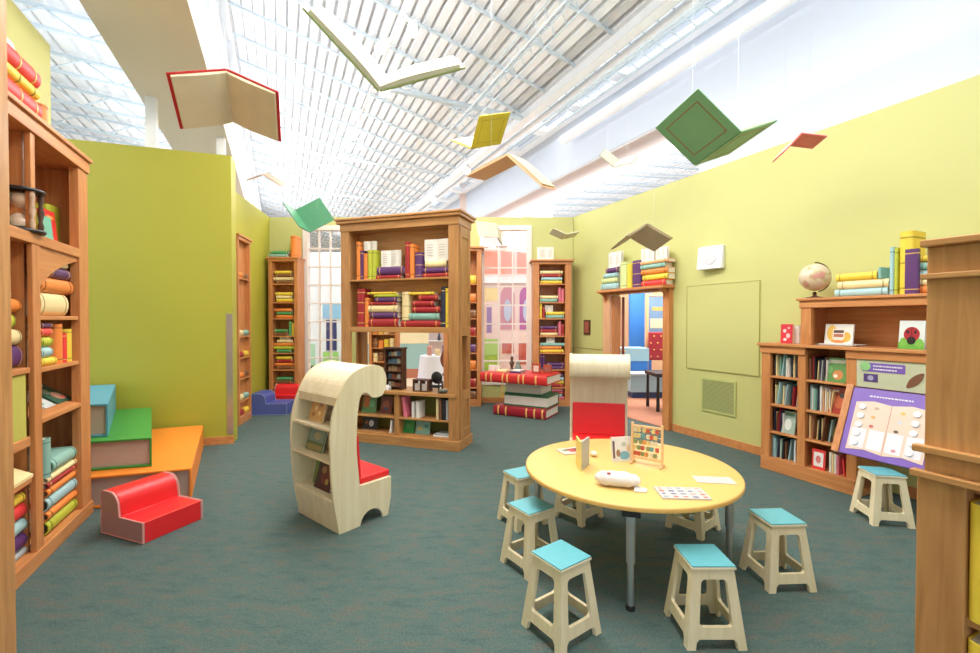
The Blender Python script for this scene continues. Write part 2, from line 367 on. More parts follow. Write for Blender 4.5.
# ------------------------------------------------------------------ books
def book(fr, x0, x1, z, h, color, label, flat_=False, y=.03, depth=.24, bands=2, lean=0, pages=PAGE, group='storybook spines on the shelves', bulge=None, cat='book', tilt=0, name='book', gold=True):
    T = h if flat_ else (x1-x0); L = (x1-x0) if flat_ else h
    xc = (x0+x1)/2
    t = thing(name, label, cat, fr.w(xc, y, z), fr.rz, group)
    if lean: t.rotation_euler = Matrix.Rotation(fr.rz, 4, 'Z').__matmul__(Matrix.Rotation(lean, 4, 'Y')).to_euler()
    mp = (lambda a, b_, c: (c-L/2, b_, a+T/2)) if flat_ else (lambda a, b_, c: (a, b_, c))
    bg_ = bulge if bulge is not None else min(.35*T, .03); th = min(.006, T*.12); inner = []; outer = []
    n = 7
    outer.append((T/2, depth)); inner.append((T/2-th, depth))
    for i in range(n+1):
        an = math.pi*i/n; outer.append((T/2*math.cos(an), bg_*(1-math.sin(an)))); inner.append(((T/2-th)*math.cos(an), bg_*(1-math.sin(an))+th))
    outer.append((-T/2, depth)); inner.append((-T/2+th, depth))
    m = MB(); cuts = [(0, 0, L)]
    if bands:
        cuts = []; e = [L*(.10+.8*k/(bands-1) if bands > 1 else .5) for k in range(bands)]; bwid = max(.006, L*.022); p = 0
        for q in e: cuts += [(0, p, q-bwid/2), (1, q-bwid/2, q+bwid/2)]; p = q+bwid/2
        cuts.append((0, p, L))
    N = len(outer)
    for mi, c0, c1 in cuts:
        k = 1.0; oo = outer
        if mi: oo = [(a*1.02, b_-.002 if b_ < depth*.5 else b_) for a, b_ in outer]
        vs = [mp(a, b_, c0) for a, b_ in oo]+[mp(a, b_, c1) for a, b_ in oo]+[mp(a, b_, c0) for a, b_ in inner]+[mp(a, b_, c1) for a, b_ in inner]
        fs = []
        for i in range(N-1):
            fs += [(i, i+1, N+i+1, N+i), (2*N+i, 3*N+i, 3*N+i+1, 2*N+i+1), (i, 2*N+i, 2*N+i+1, i+1), (N+i, N+i+1, 3*N+i+1, 3*N+i)]
        fs += [(0, N, 3*N, 2*N), (N-1, 3*N-1, 4*N-1, 2*N-1)]
        m.add(vs, fs, mi)
    c = COL[color] if isinstance(color, str) else color
    dark = sum(c) < 1.1
    m.build('cover', [flat(c, .42, name='book_cover'), GOLD if (dark and gold) else flat(tuple(v*.45 for v in c), .5, name='band')], t, smooth=True)
    m = MB(); a0, a1 = -T/2+th, T/2-th
    vs = [mp(*p) for p in ((a0, bg_+th, .006), (a1, bg_+th, .006), (a1, depth-.008, .006), (a0, depth-.008, .006), (a0, bg_+th, L-.006), (a1, bg_+th, L-.006), (a1, depth-.008, L-.006), (a0, depth-.008, L-.006))]
    m.hexa(vs[:4], vs[4:]); m.build('page_block', pages, t)
    return t
def open_book(fr, xc, z, w_, h, label, y=.06, group='little white open books on display', cov=(.85,.8,.7)):
    t = thing('open_book', label, 'open book', fr.w(xc, y, z), fr.rz, group)
    m = MB(); g = MB(); k = MB(); n = 6
    for s in (-1, 1):
        for i in range(n):
            def P(u): return (s*w_/2*u, -.012*math.sin(math.pi*u)+.02*(1-u), 0)
            a = P(i/n); b = P((i+1)/n)
            m.hexa([(a[0],a[1],0), (b[0],b[1],0), (b[0],b[1]+.012,0), (a[0],a[1]+.012,0)], [(a[0],a[1],h), (b[0],b[1],h), (b[0],b[1]+.012,h), (a[0],a[1]+.012,h)])
        k.box(min(0,s*w_/2*1.04), max(0,s*w_/2*1.04), .034, .042, -.000, h*1.02)
        for i in range(5): g.box(s*w_*.25-w_*.13, s*w_*.25+w_*.13, -.0135, -.012, h*(.25+.12*i), h*(.27+.12*i))
    k.build('cover', flat(cov, .5, name='cover'), t); m.build('pages', PAGEW, t); g.build('text_lines', flat((.45,.4,.38), .7, name='ink'), t)
    return t
def display_book(fr, xc, y, z, w_, h, label, base, shapes, tilt=.2, thick=.015, group=None, cat='picture book'):
    t = thing('picture_book', label, cat, fr.w(xc, y, z), fr.rz, group)
    t.rotation_euler = (Matrix.Rotation(fr.rz, 4, 'Z') @ Matrix.Rotation(-tilt, 4, 'X')).to_euler()
    m = MB(); m.box(-w_/2, w_/2, 0, .003, 0, h); m.box(-w_/2, w_/2, thick-.003, thick, 0, h); m.box(-w_/2, -w_/2+.004, .003, thick-.003, 0, h)
    m.build('cover', flat(base, .3, name='glossy_cover'), t)
    m = MB(); m.box(-w_/2+.004, w_/2-.003, .003, thick-.003, .003, h-.003); m.build('page_block', PAGEW, t)
    mats = []; m = MB()
    for k, (kind, x, zz, a, b, c) in enumerate(shapes):
        mats.append(flat(c, .35, noise=.15, scale=60, name='print')); d = -.0006*(k+1)
        if kind == 'r': m.box(x*w_-a*w_/2, x*w_+a*w_/2, d, 0, zz*h-b*h/2, zz*h+b*h/2, k)
        else:
            n = 20; o = [(x*w_+a*w_/2*math.cos(2*math.pi*i/n), zz*h+b*h/2*math.sin(2*math.pi*i/n)) for i in range(n)]
            m.plate(o, [], lambda u, v, s, d=d: (u, d if s else 0, v), k)
    if shapes: m.build('cover_picture', mats, t)
    return t

# ------------------------------------------------------------------ central bookcase
FC = Frame((-1.98, 5.92), (.949, -.314))
Wc, Dc = 1.68, .42
def part(root, name, mat, boxes, bevel=.004, label=None):
    m = MB()
    for b in boxes: m.box(*b)
    o = m.build(name, mat, root, bevel=bevel)
    if label: o['label'] = label
    return o
bc = thing('bookcase', 'tall freestanding oak bookcase with see-through middle in the room centre', 'bookcase', FC.w(0,0,0), FC.rz)
P = .13
part(bc, 'post', OAK, [(0, P, 0, .05, .12, 2.78)]); part(bc, 'post', OAK, [(Wc-P, Wc, 0, .05, .12, 2.78)])
part(bc, 'post', OAK, [(0, P, Dc-.05, Dc, .12, 2.78)]); part(bc, 'post', OAK, [(Wc-P, Wc, Dc-.05, Dc, .12, 2.78)])
for x0 in (.0, Wc-.03):
    part(bc, 'side_panel', OAK, [(x0, x0+.03, .05, Dc-.05, 1.44, 2.78), (x0, x0+.03, .05, Dc-.05, .12, .68), (x0, x0+.03, .05, .10, .68, 1.44), (x0, x0+.03, Dc-.10, Dc-.05, .68, 1.44)])
for x in (Wc+.0005,):
    part(bc, 'side_moulding', OAK, [(x, x+.012, .05, .10, .14, 2.74), (x, x+.012, Dc-.10, Dc-.05, .14, 2.74), (x, x+.012, .10, Dc-.10, 2.62, 2.74), (x, x+.012, .10, Dc-.10, 1.40, 1.52), (x, x+.012, .10, Dc-.10, .60, .72), (x, x+.012, .10, Dc-.10, .14, .24)])
part(bc, 'back_panel', OAKH, [(P, Wc-P, .21, .225, 1.47, 2.78)])
part(bc, 'back_panel', flat((.20, .22, .04), .6, name='olive_panel'), [(P, Wc-P, .30, .315, .13, .68)], label='olive green lower back panel')
part(bc, 'shelf', OAKH, [(P-.1, Wc-P+.1, .005, Dc-.005, 2.105, 2.13)]); part(bc, 'shelf', OAKH, [(P-.1, Wc-P+.1, .005, Dc-.005, 1.44, 1.51)])
part(bc, 'counter', OAKH, [(.03, Wc-.03, -.02, Dc+.02, .65, .69)])
part(bc, 'shelf', OAKH, [(P-.1, Wc-P+.1, .01, .30, .335, .36)]); part(bc, 'shelf', OAKH, [(P-.1, Wc-P+.1, .01, .30, .115, .14)])
xd = FC.px(396)
part(bc, 'divider', OAK, [(xd-.035, xd+.035, .005, .30, .13, .655)])
part(bc, 'plinth', OAKH, [(-.01, Wc+.02, -.02, Dc+.02, 0, .12)])
part(bc, 'cornice', OAKH, [(-.01, Wc+.01, -.01, Dc+.01, 2.76, 2.86), (-.045, Wc+.045, -.045, Dc+.045, 2.86, 2.90), (-.06, Wc+.06, -.06, Dc+.06, 2.90, 2.93)], bevel=.008)
part(bc, 'header_rail', OAKH, [(P, Wc-P, 0, .03, 2.76, 2.80)])
cc = 'central bookcase'
def CB(a, b, z, h, c, lab, fl=False, **k):
    y = k.pop('y', .03)
    return book(FC, FC.px(a, y), FC.px(b, y)-.001, z, h, c, lab, fl, y=y, depth=k.pop('depth', .165), group='old bindings in the central bookcase', **k)
z1 = 2.131; z2 = 1.511
CB(356, 360, z1, .50, 'orange', 'tall orange book upright at the left end of the central bookcase top shelf')
CB(360.2, 363, z1, .38, 'purple', 'slim purple book between two orange ones, central bookcase top shelf')
CB(363.2, 367, z1, .34, 'orange', 'short orange book beside the lime one, central bookcase top shelf')
CB(367.2, 371.5, z1, .38, 'lime green', 'lime green book, left of a matching pair, central bookcase top shelf')
CB(371.7, 375.5, z1, .38, 'lime green', 'lime green book, right of a matching pair, central bookcase top shelf')
open_book(FC, FC.px(371.5,.1), z1+.381, FC.px(378)-FC.px(366.5), .12, 'tiny open book on the lime green pair, central bookcase top shelf')
CB(376, 401, z1, .045, 'red', 'thin red book lying under the purple one, left on top shelf', True)
CB(377, 404.2, z1+.046, .11, 'purple', 'thick purple book lying under a small open book, top shelf', True)
open_book(FC, FC.px(392,.1), z1+.158, FC.px(401.5)-FC.px(383), .21, 'open book in the middle of the central bookcase top shelf')
CB(404.6, 409, z1, .46, 'red', 'tall red book upright at the middle of the central bookcase top shelf')
CB(409.2, 413.6, z1, .43, 'orange', 'orange book upright between red and purple, central bookcase top shelf')
CB(414, 422, z1, .32, 'purple', 'broad purple book upright on the top shelf', bands=3)
CB(422.5, 449, z1, .05, 'red', 'red book lying bottom of the right stack, central bookcase top shelf', True)
CB(423, 448, z1+.051, .07, 'purple', 'purple book lying in the right stack below the cream one, top shelf', True)
CB(425, 446, z1+.122, .08, 'cream', 'cream book lying under the largest open book, top shelf', True)
open_book(FC, FC.px(437.5,.09), z1+.204, FC.px(450)-FC.px(426), .27, 'largest open book at the right end of the central bookcase top shelf')
CB(356, 363.6, z2, .50, 'red', 'tall dark red book upright at the left of the second shelf', bands=4)
CB(364, 368, z2, .38, 'orange', 'orange book upright beside the tall dark red one, second shelf')
zz = z2
for a, b, t_, c, l in ((368.5,398,.11,'red','thick red book at the bottom of the left stack, second shelf'), (370,397,.075,'purple','purple book second from bottom, left stack, second shelf'), (368,397,.095,'cream','thick cream book in the middle of the left stack, second shelf'), (369,396,.035,'red','thin red book above the cream one, left stack, second shelf'), (375,397,.065,'purple','purple book near the top of the left stack, second shelf'), (374,398,.035,'lime green','thin lime book second from the top, left stack, second shelf'), (367.5,396,.03,'yellow','thin yellow book topping the left stack, second shelf')):
    CB(a, b, zz, t_, c, l, True); zz += t_+.001
zz = z2
CB(401, 440, zz, .085, 'red', 'long red book at the bottom of the right stack, second shelf', True); zz += .086
CB(401, 408.3, zz, .36, 'cream', 'cream book standing on the long red one, second shelf', bands=3)
for a, b, t_, c, l in ((409,439,.09,'teal','thick teal book second from bottom, right stack, second shelf'), (412,440,.08,'red','red book just above the teal one, right stack, second shelf'), (412,434,.075,'red','red book two above the teal one, right stack, second shelf'), (418,438,.07,'red','red book under the yellow one, right stack, second shelf'), (409,434,.035,'yellow','thin yellow book topping the right stack, second shelf')):
    CB(a, b, zz, t_, c, l, True); zz += t_+.001
CB(440.6, 444.8, z2, .50, 'dark blue', 'dark blue book standing near the right end of the second shelf')
CB(445, 449, z2, .48, 'yellow', 'yellow book standing at the right end of the second shelf')
# lower shelves
def dbk(fr, a, b, z, h, lab, base, shapes, y=.06, **k): return display_book(fr, fr.px((a+b)/2, y), y, z, abs(fr.px(b,y)-fr.px(a,y)), h, lab, base, shapes, **k)
dbk(FC, 361, 375, .361, .24, 'green and orange picture book facing out, low left in the central bookcase', (.10,.25,.10), [('r',-.2,.6,.4,.6,(.5,.15,.04)), ('e',.2,.5,.4,.4,(.15,.4,.2))], y=.13)
dbk(FC, 379.5, 391, .361, .23, 'dark red picture book facing out, low left in the central bookcase', (.16,.04,.03), [('e',0,.55,.6,.5,(.35,.1,.06)), ('e',0,.3,.3,.2,(.05,.1,.2))], y=.13)
CB(402.5, 406.5, .361, .26, 'pink', 'pink book leaning, lower middle shelf of the central bookcase', lean=-.14, bands=0)
CB(411, 413.3, .361, .20, 'white', 'thin white book left of a pair, lower shelf of the central bookcase', bands=0)
CB(415, 419, .361, .21, 'white', 'wider white book right of a pair, lower shelf of the central bookcase', bands=0)
CB(435.5, 438, .361, .26, 'cream', 'cream book on the lower right shelf of the central bookcase', bands=0)
CB(438.3, 441, .361, .25, 'brown', 'brown book on the lower right shelf of the central bookcase', bands=0)
CB(441.3, 445, .361, .26, 'black', 'black book next to the brown one on the lower right shelf', bands=0)
CB(445.3, 448.5, .361, .25, 'grey', 'grey book at the end of the lower right shelf', bands=0)
dbk(FC, 362, 376, .141, .17, 'dark picture book with white figure on the bottom left shelf', (.03,.03,.05), [('e',.1,.45,.35,.5,(.6,.6,.65)), ('e',-.25,.5,.2,.3,(.3,.1,.05))], y=.13)
CB(388.5, 390.6, .141, .17, 'white', 'thin white book leaning on the bottom shelf divider', lean=.12, bands=0)
dbk(FC, 402.5, 413.5, .141, .17, 'green picture book facing out, bottom shelf of the central bookcase', (.03,.30,.08), [('e',0,.5,.6,.4,(.1,.4,.15))], y=.11)
dbk(FC, 415, 429, .141, .17, 'pale blue green picture book facing out, bottom shelf of the central bookcase', (.25,.50,.42), [('e',-.2,.4,.4,.3,(.6,.55,.2)), ('e',.25,.6,.3,.3,(.1,.3,.3))], y=.11)
CB(433, 449, .141, .025, 'white', 'white book lying flat at the bottom right, lower of two', True, bands=0)
CB(435, 449, .167, .02, 'grey', 'grey book lying flat at the bottom right, upper of two', True, bands=0)
# things on the counter
t = thing('card_rack', 'dark wooden card rack standing on the central bookcase counter', 'card rack', FC.w(FC.px(393,.12), .12, .69), FC.rz)
m = MB(); wR = .13; hR = .53
m.box(-wR, -wR+.015, 0, .12, 0, hR); m.box(wR-.015, wR, 0, .12, 0, hR); m.box(-wR+.015, wR-.015, .105, .12, 0, hR); m.box(-wR-.01, wR+.01, -.01, .13, hR, hR+.02); m.build('case', DARKW, t)
for k in range(5):
    m = MB(); m.box(-wR+.015, wR-.015, .0, .105, .03+k*.1, .04+k*.1); m.build('shelf', DARKW, t)
    for j in range(5):
        m = MB(); x = -.095+j*.045; m.box(x, x+.035, .04, .055, .04+k*.1, .04+k*.1+random.uniform(.045,.07)); m.build('card', flat(random.choice([(.5,.5,.45),(.3,.1,.06),(.1,.2,.3),(.45,.3,.15)]), .5, name='card'), t)
t = thing('display_box', 'small dark box with white panels on the central bookcase counter', 'box', FC.w(FC.px(421,.08), .06, .69), FC.rz)
m = MB(); m.box(-.11, .11, 0, .12, 0, .015); m.box(-.11, .11, 0, .12, .14, .155)
for x in (-.11, -.01, .09): m.box(x, x+.02, 0, .12, .015, .14)
m.build('frame', DARKW, t)
for x in (-.09, .01): 
    m = MB(); m.box(x, x+.08, .02, .04, .015, .10); m.build('panel', flat((.6,.58,.55), .5, name='white_card'), t)
t = thing('toy_armchair', 'little black toy armchair on the central bookcase counter', 'toy chair', FC.w(FC.px(434,.12), .1, .69), FC.rz)
m = MB(); m.ball((0,.10,.17), .08, 8, sc=(1,.35,1)); m.build('backrest', BLACK, t, smooth=True)
m = MB(); m.box(-.07, .07, 0, .10, .05, .08); m.build('seat', BLACK, t, bevel=.01)
for s in (-1, 1):
    m = MB(); m.tube((s*.075, -.005, .12), (s*.075, .10, .12), .016); m.tube((s*.075,0,.0), (s*.075,0,.12), .01); m.tube((s*.075,.1,.0), (s*.075,.1,.12), .01); m.build('arm', BLACK, t, smooth=True)
t = thing('pebble_dish', 'small grey green dish of pebbles at the right end of the counter', 'dish', FC.w(FC.px(443,.06), .05, .69), 0)
m = MB(); m.lathe([(.03,0),(.06,.02),(.07,.035),(.062,.035),(.05,.02)], 20); m.build('bowl', flat((.1,.12,.1), .4, name='dish'), t, smooth=True)
for k in range(5):
    m = MB(); m.ball((.03*math.cos(k*1.26), .03*math.sin(k*1.26), .035), .02, 6); m.build('pebble', flat((.2,.22,.18), .5, name='pebble'), t, smooth=True)
t = thing('book_holder', 'low white card holder left on the central bookcase counter', 'card holder', FC.w(FC.px(381,.05), .03, .69), FC.rz)
m = MB(); m.box(-.12, .12, 0, .07, 0, .05); m.build('tray', WHITE, t, bevel=.006)
m = MB(); m.box(-.10, .10, .02, .04, .05, .07); m.build('cards', PAGEW, t)

# ------------------------------------------------------------------ generic back bookcases
def tall_case(name, label, fr, W, H, depth, shelves, corn=.05, p=.07, mat=OAKR, math_=OAKRH):
    t = thing(name, label, 'bookcase', fr.w(0,0,0), fr.rz)
    part(t, 'side_panel', mat, [(0, p, 0, depth, 0, H-.08)]); part(t, 'side_panel', mat, [(W-p, W, 0, depth, 0, H-.08)])
    part(t, 'back_panel', mat, [(p, W-p, depth-.02, depth, 0, H-.08)])
    part(t, 'plinth', math_, [(p, W-p, .0, depth-.02, 0, .12)])
    part(t, 'cornice', math_, [(-.01, W+.01, -.01, depth, H-.08, H-.03), (-corn, W+corn, -corn, depth, H-.03, H)])
    for z in shelves: part(t, 'shelf', math_, [(p, W-p, .01, depth-.02, z-.022, z)], bevel=.002)
    return t
ordn = ['first','second','third','fourth','fifth','sixth','seventh','eighth','ninth','tenth','eleventh','twelfth']
def fill_random(fr, x0, x1, z, hmax, where, cols, kind=0, y=.03, depth=.2, grp='tiny bindings'):
    """a shelf dressed with a flat stack and a few uprights"""
    x0 += .006; x1 -= .006; W = x1-x0
    if kind == 0:      # full width stack
        n = random.randint(3, 4); zz = z+.001
        for k in range(n):
            t = min(.06, (hmax-.04)/n); c = random.choice(cols); a = x0+random.uniform(0, .15)*W; b = x1-random.uniform(0, .15)*W
            book(fr, a, b, zz, t, c, f'{c} book {ordn[k]} from the bottom, {where}', True, y=y, depth=depth, group=grp); zz += t+.001
        return zz
    if kind in (1, 2): # stack plus uprights
        n = random.randint(2, 3); u = random.randint(1, 2); uw = .055; zz = z+.001
        sx0, sx1 = (x0, x1-u*uw-.01) if kind == 1 else (x0+u*uw+.01, x1)
        for k in range(n):
            t = min(.06, (hmax-.05)/n); c = random.choice(cols)
            book(fr, sx0+random.uniform(0,.02), sx1-random.uniform(0,.02), zz, t, c, f'{c} book lying {ordn[k]} from bottom, {where}', True, y=y, depth=depth, group=grp); zz += t+.001
        for k in range(u):
            c = random.choice(cols); a = (sx1+.008 if kind == 1 else x0)+k*uw
            book(fr, a, a+uw-.004, z+.001, min(hmax-.03, random.uniform(.2,.3)), c, f'{c} book upright{" on the left" if k == 0 and u == 2 else (" on the right" if u == 2 else "")}, {where}', y=y, depth=depth, group=grp)
        return zz
FB2 = Frame((.80, 8.22), (1, 0))
sh = [.35, .68, .99, 1.305, 1.63, 1.93, 2.27]
tall_case('bookcase', 'narrow oak bookcase against the back wall right of the window', FB2, .70, 2.71, .36, sh, p=.11)
cols2 = ['red','yellow','teal','orange','light blue','cream','purple','pink']
for k, z in enumerate([.12]+sh):
    top = (sh+[2.6])[k]-z
    h = fill_random(FB2, .11, .59, z, min(top, .3), f'{ordn[7-k]} shelf down, right back bookcase', cols2, [0,0,2,0,1,2,1,0][k], grp='books in the case right of the window')
    if k in (3, 5): open_book(FB2, .33 if k == 3 else .30, h, .15, .12, f'little open book on the {"fifth" if k == 3 else "third"} shelf down, right back bookcase', y=.08)
open_book(FB2, .24, 2.712, .30, .25, 'open book standing on top of the right back bookcase', y=.12)
FB1 = Frame((-4.09, 8.22), (1, 0))
tall_case('bookcase', 'narrow oak bookcase in the far left corner', FB1, .54, 2.76, .30, sh, p=.07, corn=.03)
cols1 = ['red','yellow','lime green','orange','cream','brown','green']
for k, z in enumerate([.12]+sh):
    top = (sh+[2.6])[k]-z
    h = fill_random(FB1, .07, .47, z, min(top, .3), f'{ordn[7-k]} shelf down, left corner bookcase', cols1, [0,0,0,0,1,0,0,0][k] if k != 2 else 0, grp='books in the left corner case')
    if k == 6: pass
open_book(FB1, .27, .99+.19, .20, .10, 'open book near the middle of the left corner bookcase', y=.07)
book(FB1, -.01, .34, 2.761, .06, 'teal', 'teal book lying on top of the left corner bookcase, below the green one', True, group='books on the left corner bookcase')
book(FB1, .02, .36, 2.822, .06, 'green', 'green book lying uppermost on top of the left corner bookcase', True, group='books on the left corner bookcase')
book(FB1, .39, .50, 2.761, .40, 'orange', 'big orange book upright on top of the left corner bookcase', group='books on the left corner bookcase')
FB3 = Frame((-.86, 8.22), (1, 0))
tall_case('bookcase', 'oak bookcase half hidden behind the central bookcase, left of the window', FB3, .70, 2.95, .36, sh, p=.085)
for k, z in enumerate([.12]+sh):
    c = ['brown','red','orange','purple','red','brown','orange','yellow'][k]
    book(FB3, .40, .60, z+.001, .16, c, f'{c} book on the {ordn[7-k]} shelf down of the half hidden bookcase', True, group='books in the half hidden case')
# narrow case let into the left rear wall
FN = Frame((-3.955, 6.95), (-.19, .98)); FN.o += FN.y*-.10 if False else Vector((0,0,0))
FN = Frame((-3.786, 6.70), (-.187, .982)); WN = FN.px(251)
tall_case('bookcase', 'narrow oak bookcase seen edge-on against the left rear wall', FN, WN, 2.90, .09, [.35, .70, 1.02, 1.35, 2.25], p=.045, corn=.03)
for k, z in enumerate([.12, .35, .70, 1.02, 1.35, 2.25]):
    for j in range(2):
        c = ['red','yellow','cream','teal','orange','brown'][(k*2+j) % 6]
        book(FN, .05+j*(WN-.1)/2, .045+(j+1)*(WN-.1)/2, z+.001, .09, c, f'{c} book, {"nearer" if j == 0 else "farther"} one on shelf {["six","five","four","three","two","one"][k]} down of the edge-on bookcase', True, y=.015, depth=.05, bands=2, group='books in the edge-on case')

# ------------------------------------------------------------------ near left bookcase
def lx(px): return FL.px(px)
FLz = FL
Hl = 2.92
lb = thing('bookcase', 'big oak bookcase along the left side, nearest the viewer', 'bookcase', FL.w(0,0,0), FL.rz)
xR = 0.0; xr = lx(80.2); xm1 = lx(41); xm0 = lx(31); xl = xm0-.66; DL = .42
part(lb, 'post', OAKR, [(xr, xR, 0, .06, .10, Hl-.12)]); part(lb, 'post', OAKR, [(lx(33.5), xm1, 0, .03, .10, 2.09)]); part(lb, 'post', OAKR, [(lx(33), lx(37.5), 0, .03, 2.16, Hl-.12)])
part(lb, 'post', OAKR, [(xl-.12, xl, 0, .05, .10, Hl-.12)])
part(lb, 'side_panel', OAKR, [(xR-.03, xR, .06, DL, .10, Hl-.12)]); part(lb, 'side_panel', OAKR, [(xl-.12, xl-.09, .05, DL, .10, Hl-.12)])
part(lb, 'divider', OAKR, [((xm0+xm1)/2-.015, (xm0+xm1)/2+.015, .05, DL-.02, .10, Hl-.12)])
part(lb, 'back_panel', OAKR, [(xl-.09, xR-.03, DL-.02, DL, .10, Hl-.12)])
part(lb, 'plinth', OAKRH, [(xl-.13, xR+.01, -.01, DL, 0, .10)])
part(lb, 'cornice', OAKRH, [(xl-.13, xR+.01, -.012, DL, Hl-.12, Hl-.03), (xl-.15, xR+.025, -.03, DL, Hl-.03, Hl)])
part(lb, 'shelf', OAKRH, [(xl, xr, -.005, DL-.02, 2.09, 2.16)])
for z in (1.63, 1.28): part(lb, 'shelf', OAKRH, [(xm1, xr, .01, DL-.02, z-.03, z)])
m = MB(); m.hexa([(xm1,.0,.915), (xr,.0,.915), (xr,DL-.02,1.02), (xm1,DL-.02,1.02)], [(xm1,.0,.945), (xr,.0,.945), (xr,DL-.02,1.05), (xm1,DL-.02,1.05)]); m.build('slanted_shelf', OAKRH, lb, bevel=.003)
for z in (1.30, .60): part(lb, 'shelf', OAKRH, [(xl, xm0, .005, DL-.02, z-.035, z)])
part(lb, 'door_panel', flat((.52,.50,.10), .5, name='yellow_green_panel'), [(xl+.02, xm0-.02, .02, .035, .86, 1.26)], label='yellow green panel')
part(lb, 'rail', OAKRH, [(xl, xm0, .01, .045, .80, .86)])
m = MB(); m.hexa([(xl,.0,.60), (xm0,.0,.60), (xm0,.30,.61), (xl,.30,.61)], [(xl,.0,.62), (xm0,.0,.62), (xm0,.30,.78), (xl,.30,.78)]); m.build('sloped_ledge', flat((.86,.68,.34), .5, name='cream_ledge'), lb)
m = MB(); n = 10; o = [(xm1, 1.80), (xm1, 2.09), (xr, 2.09), (xr, 2.06)]
for i in range(1, n): t_ = i/n; o.append((xr-(xr-xm1)*t_, 2.06-.09*math.sin(t_*math.pi*.5)-.17*(t_**3)))
m.plate(o, [], lambda u, v, s: (u, .012+.02*s, v)); m.build('bracket', OAKRH, lb)
gl = 'big play books in the near left bookcase'
def LB(a, b, z, h, c, lab, fl=False, y=.03, **k): return book(FL, FL.px(a,y), FL.px(b,y), z, h, c, lab, fl, y=y, depth=k.pop('depth', .30), group=gl, bulge=k.pop('bulge', (min(.04,h*.45) if fl else .03)), **k)
z = 1.631
for a, b, t_, c, l in ((42,69,.16,'cream','fat cream roll-backed book under the orange one, near left bookcase'), (43,74,.11,'orange','orange book on the fat cream one, near left bookcase'), (52,72,.08,'purple','purple book above the orange one, near left bookcase'), (54,69,.05,'cream','slim cream book topping the stack under the carved bracket')):
    LB(a, b, z, t_, c, l, True); z += t_+.001
z = 1.281
for a, b, t_, c, l in ((42,58,.055,'yellow','yellow book at the bottom of the five-book stack, near left bookcase'), (42,53,.075,'light blue','light blue book second from bottom, five-book stack, near left bookcase'), (42,53,.07,'lime green','lime book in the middle of the five-book stack, near left bookcase'), (42,53,.06,'bright red','red book second from top, five-book stack, near left bookcase'), (42,53,.035,'purple','purple book topping the five-book stack, near left bookcase')):
    LB(a, b if b < 54 else 57, z, t_, c, l, True); z += t_+.001
LB(58.5, 64.5, 1.281, .29, 'orange', 'orange book standing beside the five-book stack, near left bookcase')
LB(65, 68, 1.281, .22, 'bright red', 'slim red book standing between orange and yellow, near left bookcase')
LB(68.5, 73.5, 1.281, .25, 'yellow', 'yellow book standing at the right of the third shelf, near left bookcase')
ts = math.atan2(.105, DL-.02)
display_book(FL, FL.px(50,.08), .08, .972, .15, .22, 'pale picture book resting on the slanted shelf, left of two', (.62,.68,.66), [('r',0,.8,.7,.12,(.1,.3,.3)), ('e',.1,.4,.5,.35,(.75,.75,.7)), ('e',-.25,.25,.3,.2,(.2,.45,.3))], tilt=.95)
display_book(FL, FL.px(65,.08), .08, .972, .24, .24, 'dark green picture book resting on the slanted shelf, right of two', (.05,.14,.09), [('e',.1,.3,.5,.4,(.6,.3,.2)), ('e',-.15,.6,.4,.3,(.3,.45,.3)), ('r',0,.88,.7,.1,(.7,.7,.5)), ('e',.25,.2,.2,.15,(.7,.15,.1))], tilt=.95)
z = .101
for a, b, t_, c, l in ((46,76,.10,'lime green','lime book at the very bottom of the near left bookcase'), (46,78.5,.06,'orange','orange book above the lime one at the bottom of the near left bookcase'), (46,76,.10,'light blue','light blue book in the middle of the lowest near left stack'), (46,77,.06,'orange','orange book below the thin red one, lowest near left stack'), (46,75,.04,'red','thin red book in the lowest near left stack'), (46,76.5,.04,'cream','thin cream book in the lowest near left stack'), (52,76,.10,'teal','fat teal book topping the lowest near left stack')):
    LB(a, b, z, t_, c, l, True); z += t_+.001
LB(45.5, 51.3, .505, .27, 'teal', 'teal book standing on the lowest near left stack')
z = 1.301
for a, b, t_, c, l in ((6,23,.14,'purple','purple book lowest of the stack behind the left pillar'), (6,22,.10,'cream','cream book above the purple one behind the left pillar'), (6,16,.10,'lime green','lime book in the stack behind the left pillar'), (6,22,.09,'orange','orange book near the top of the stack behind the left pillar'), (6,12,.05,'teal','small teal book topping the stack behind the left pillar')):
    LB(a, b, z, t_, c, l, True, y=.05); z += t_+.001
z = .101
for a, b, t_, c, l in ((2,28,.04,'grey','thin grey book at floor level behind the left pillar'), (2,28,.10,'purple','purple book low in the bay behind the left pillar'), (2,27,.09,'light blue','light blue book low in the bay behind the left pillar'), (2,28,.10,'bright red','red book low in the bay behind the left pillar'), (2,23,.07,'yellow','yellow book low in the bay behind the left pillar'), (2,27,.06,'red','dark red book just under the cream ledge, left bay')):
    LB(a, b, z, t_, c, l, True, y=.05); z += t_+.001
z = Hl+.001
for a, b, t_, c, l in ((-18,46,.13,'bright red','long red book lying on the near left bookcase, lowest of three'), (-18,44,.08,'yellow','yellow book between two red ones on top of the near left bookcase'), (-18,45,.12,'bright red','red book topmost on the near left bookcase')):
    LB(a, b, z, t_, c, l, True, y=.0, bands=4); z += t_+.001
LB(47.5, 53, Hl+.001, .14, 'orange', 'small orange book beside the red stack on the near left bookcase', y=.0)
display_book(FL, FL.px(14,.05), .05, z+.002, .16, .07, 'small white card on top of the red books, upper left', (.85,.84,.8), [], tilt=.2)
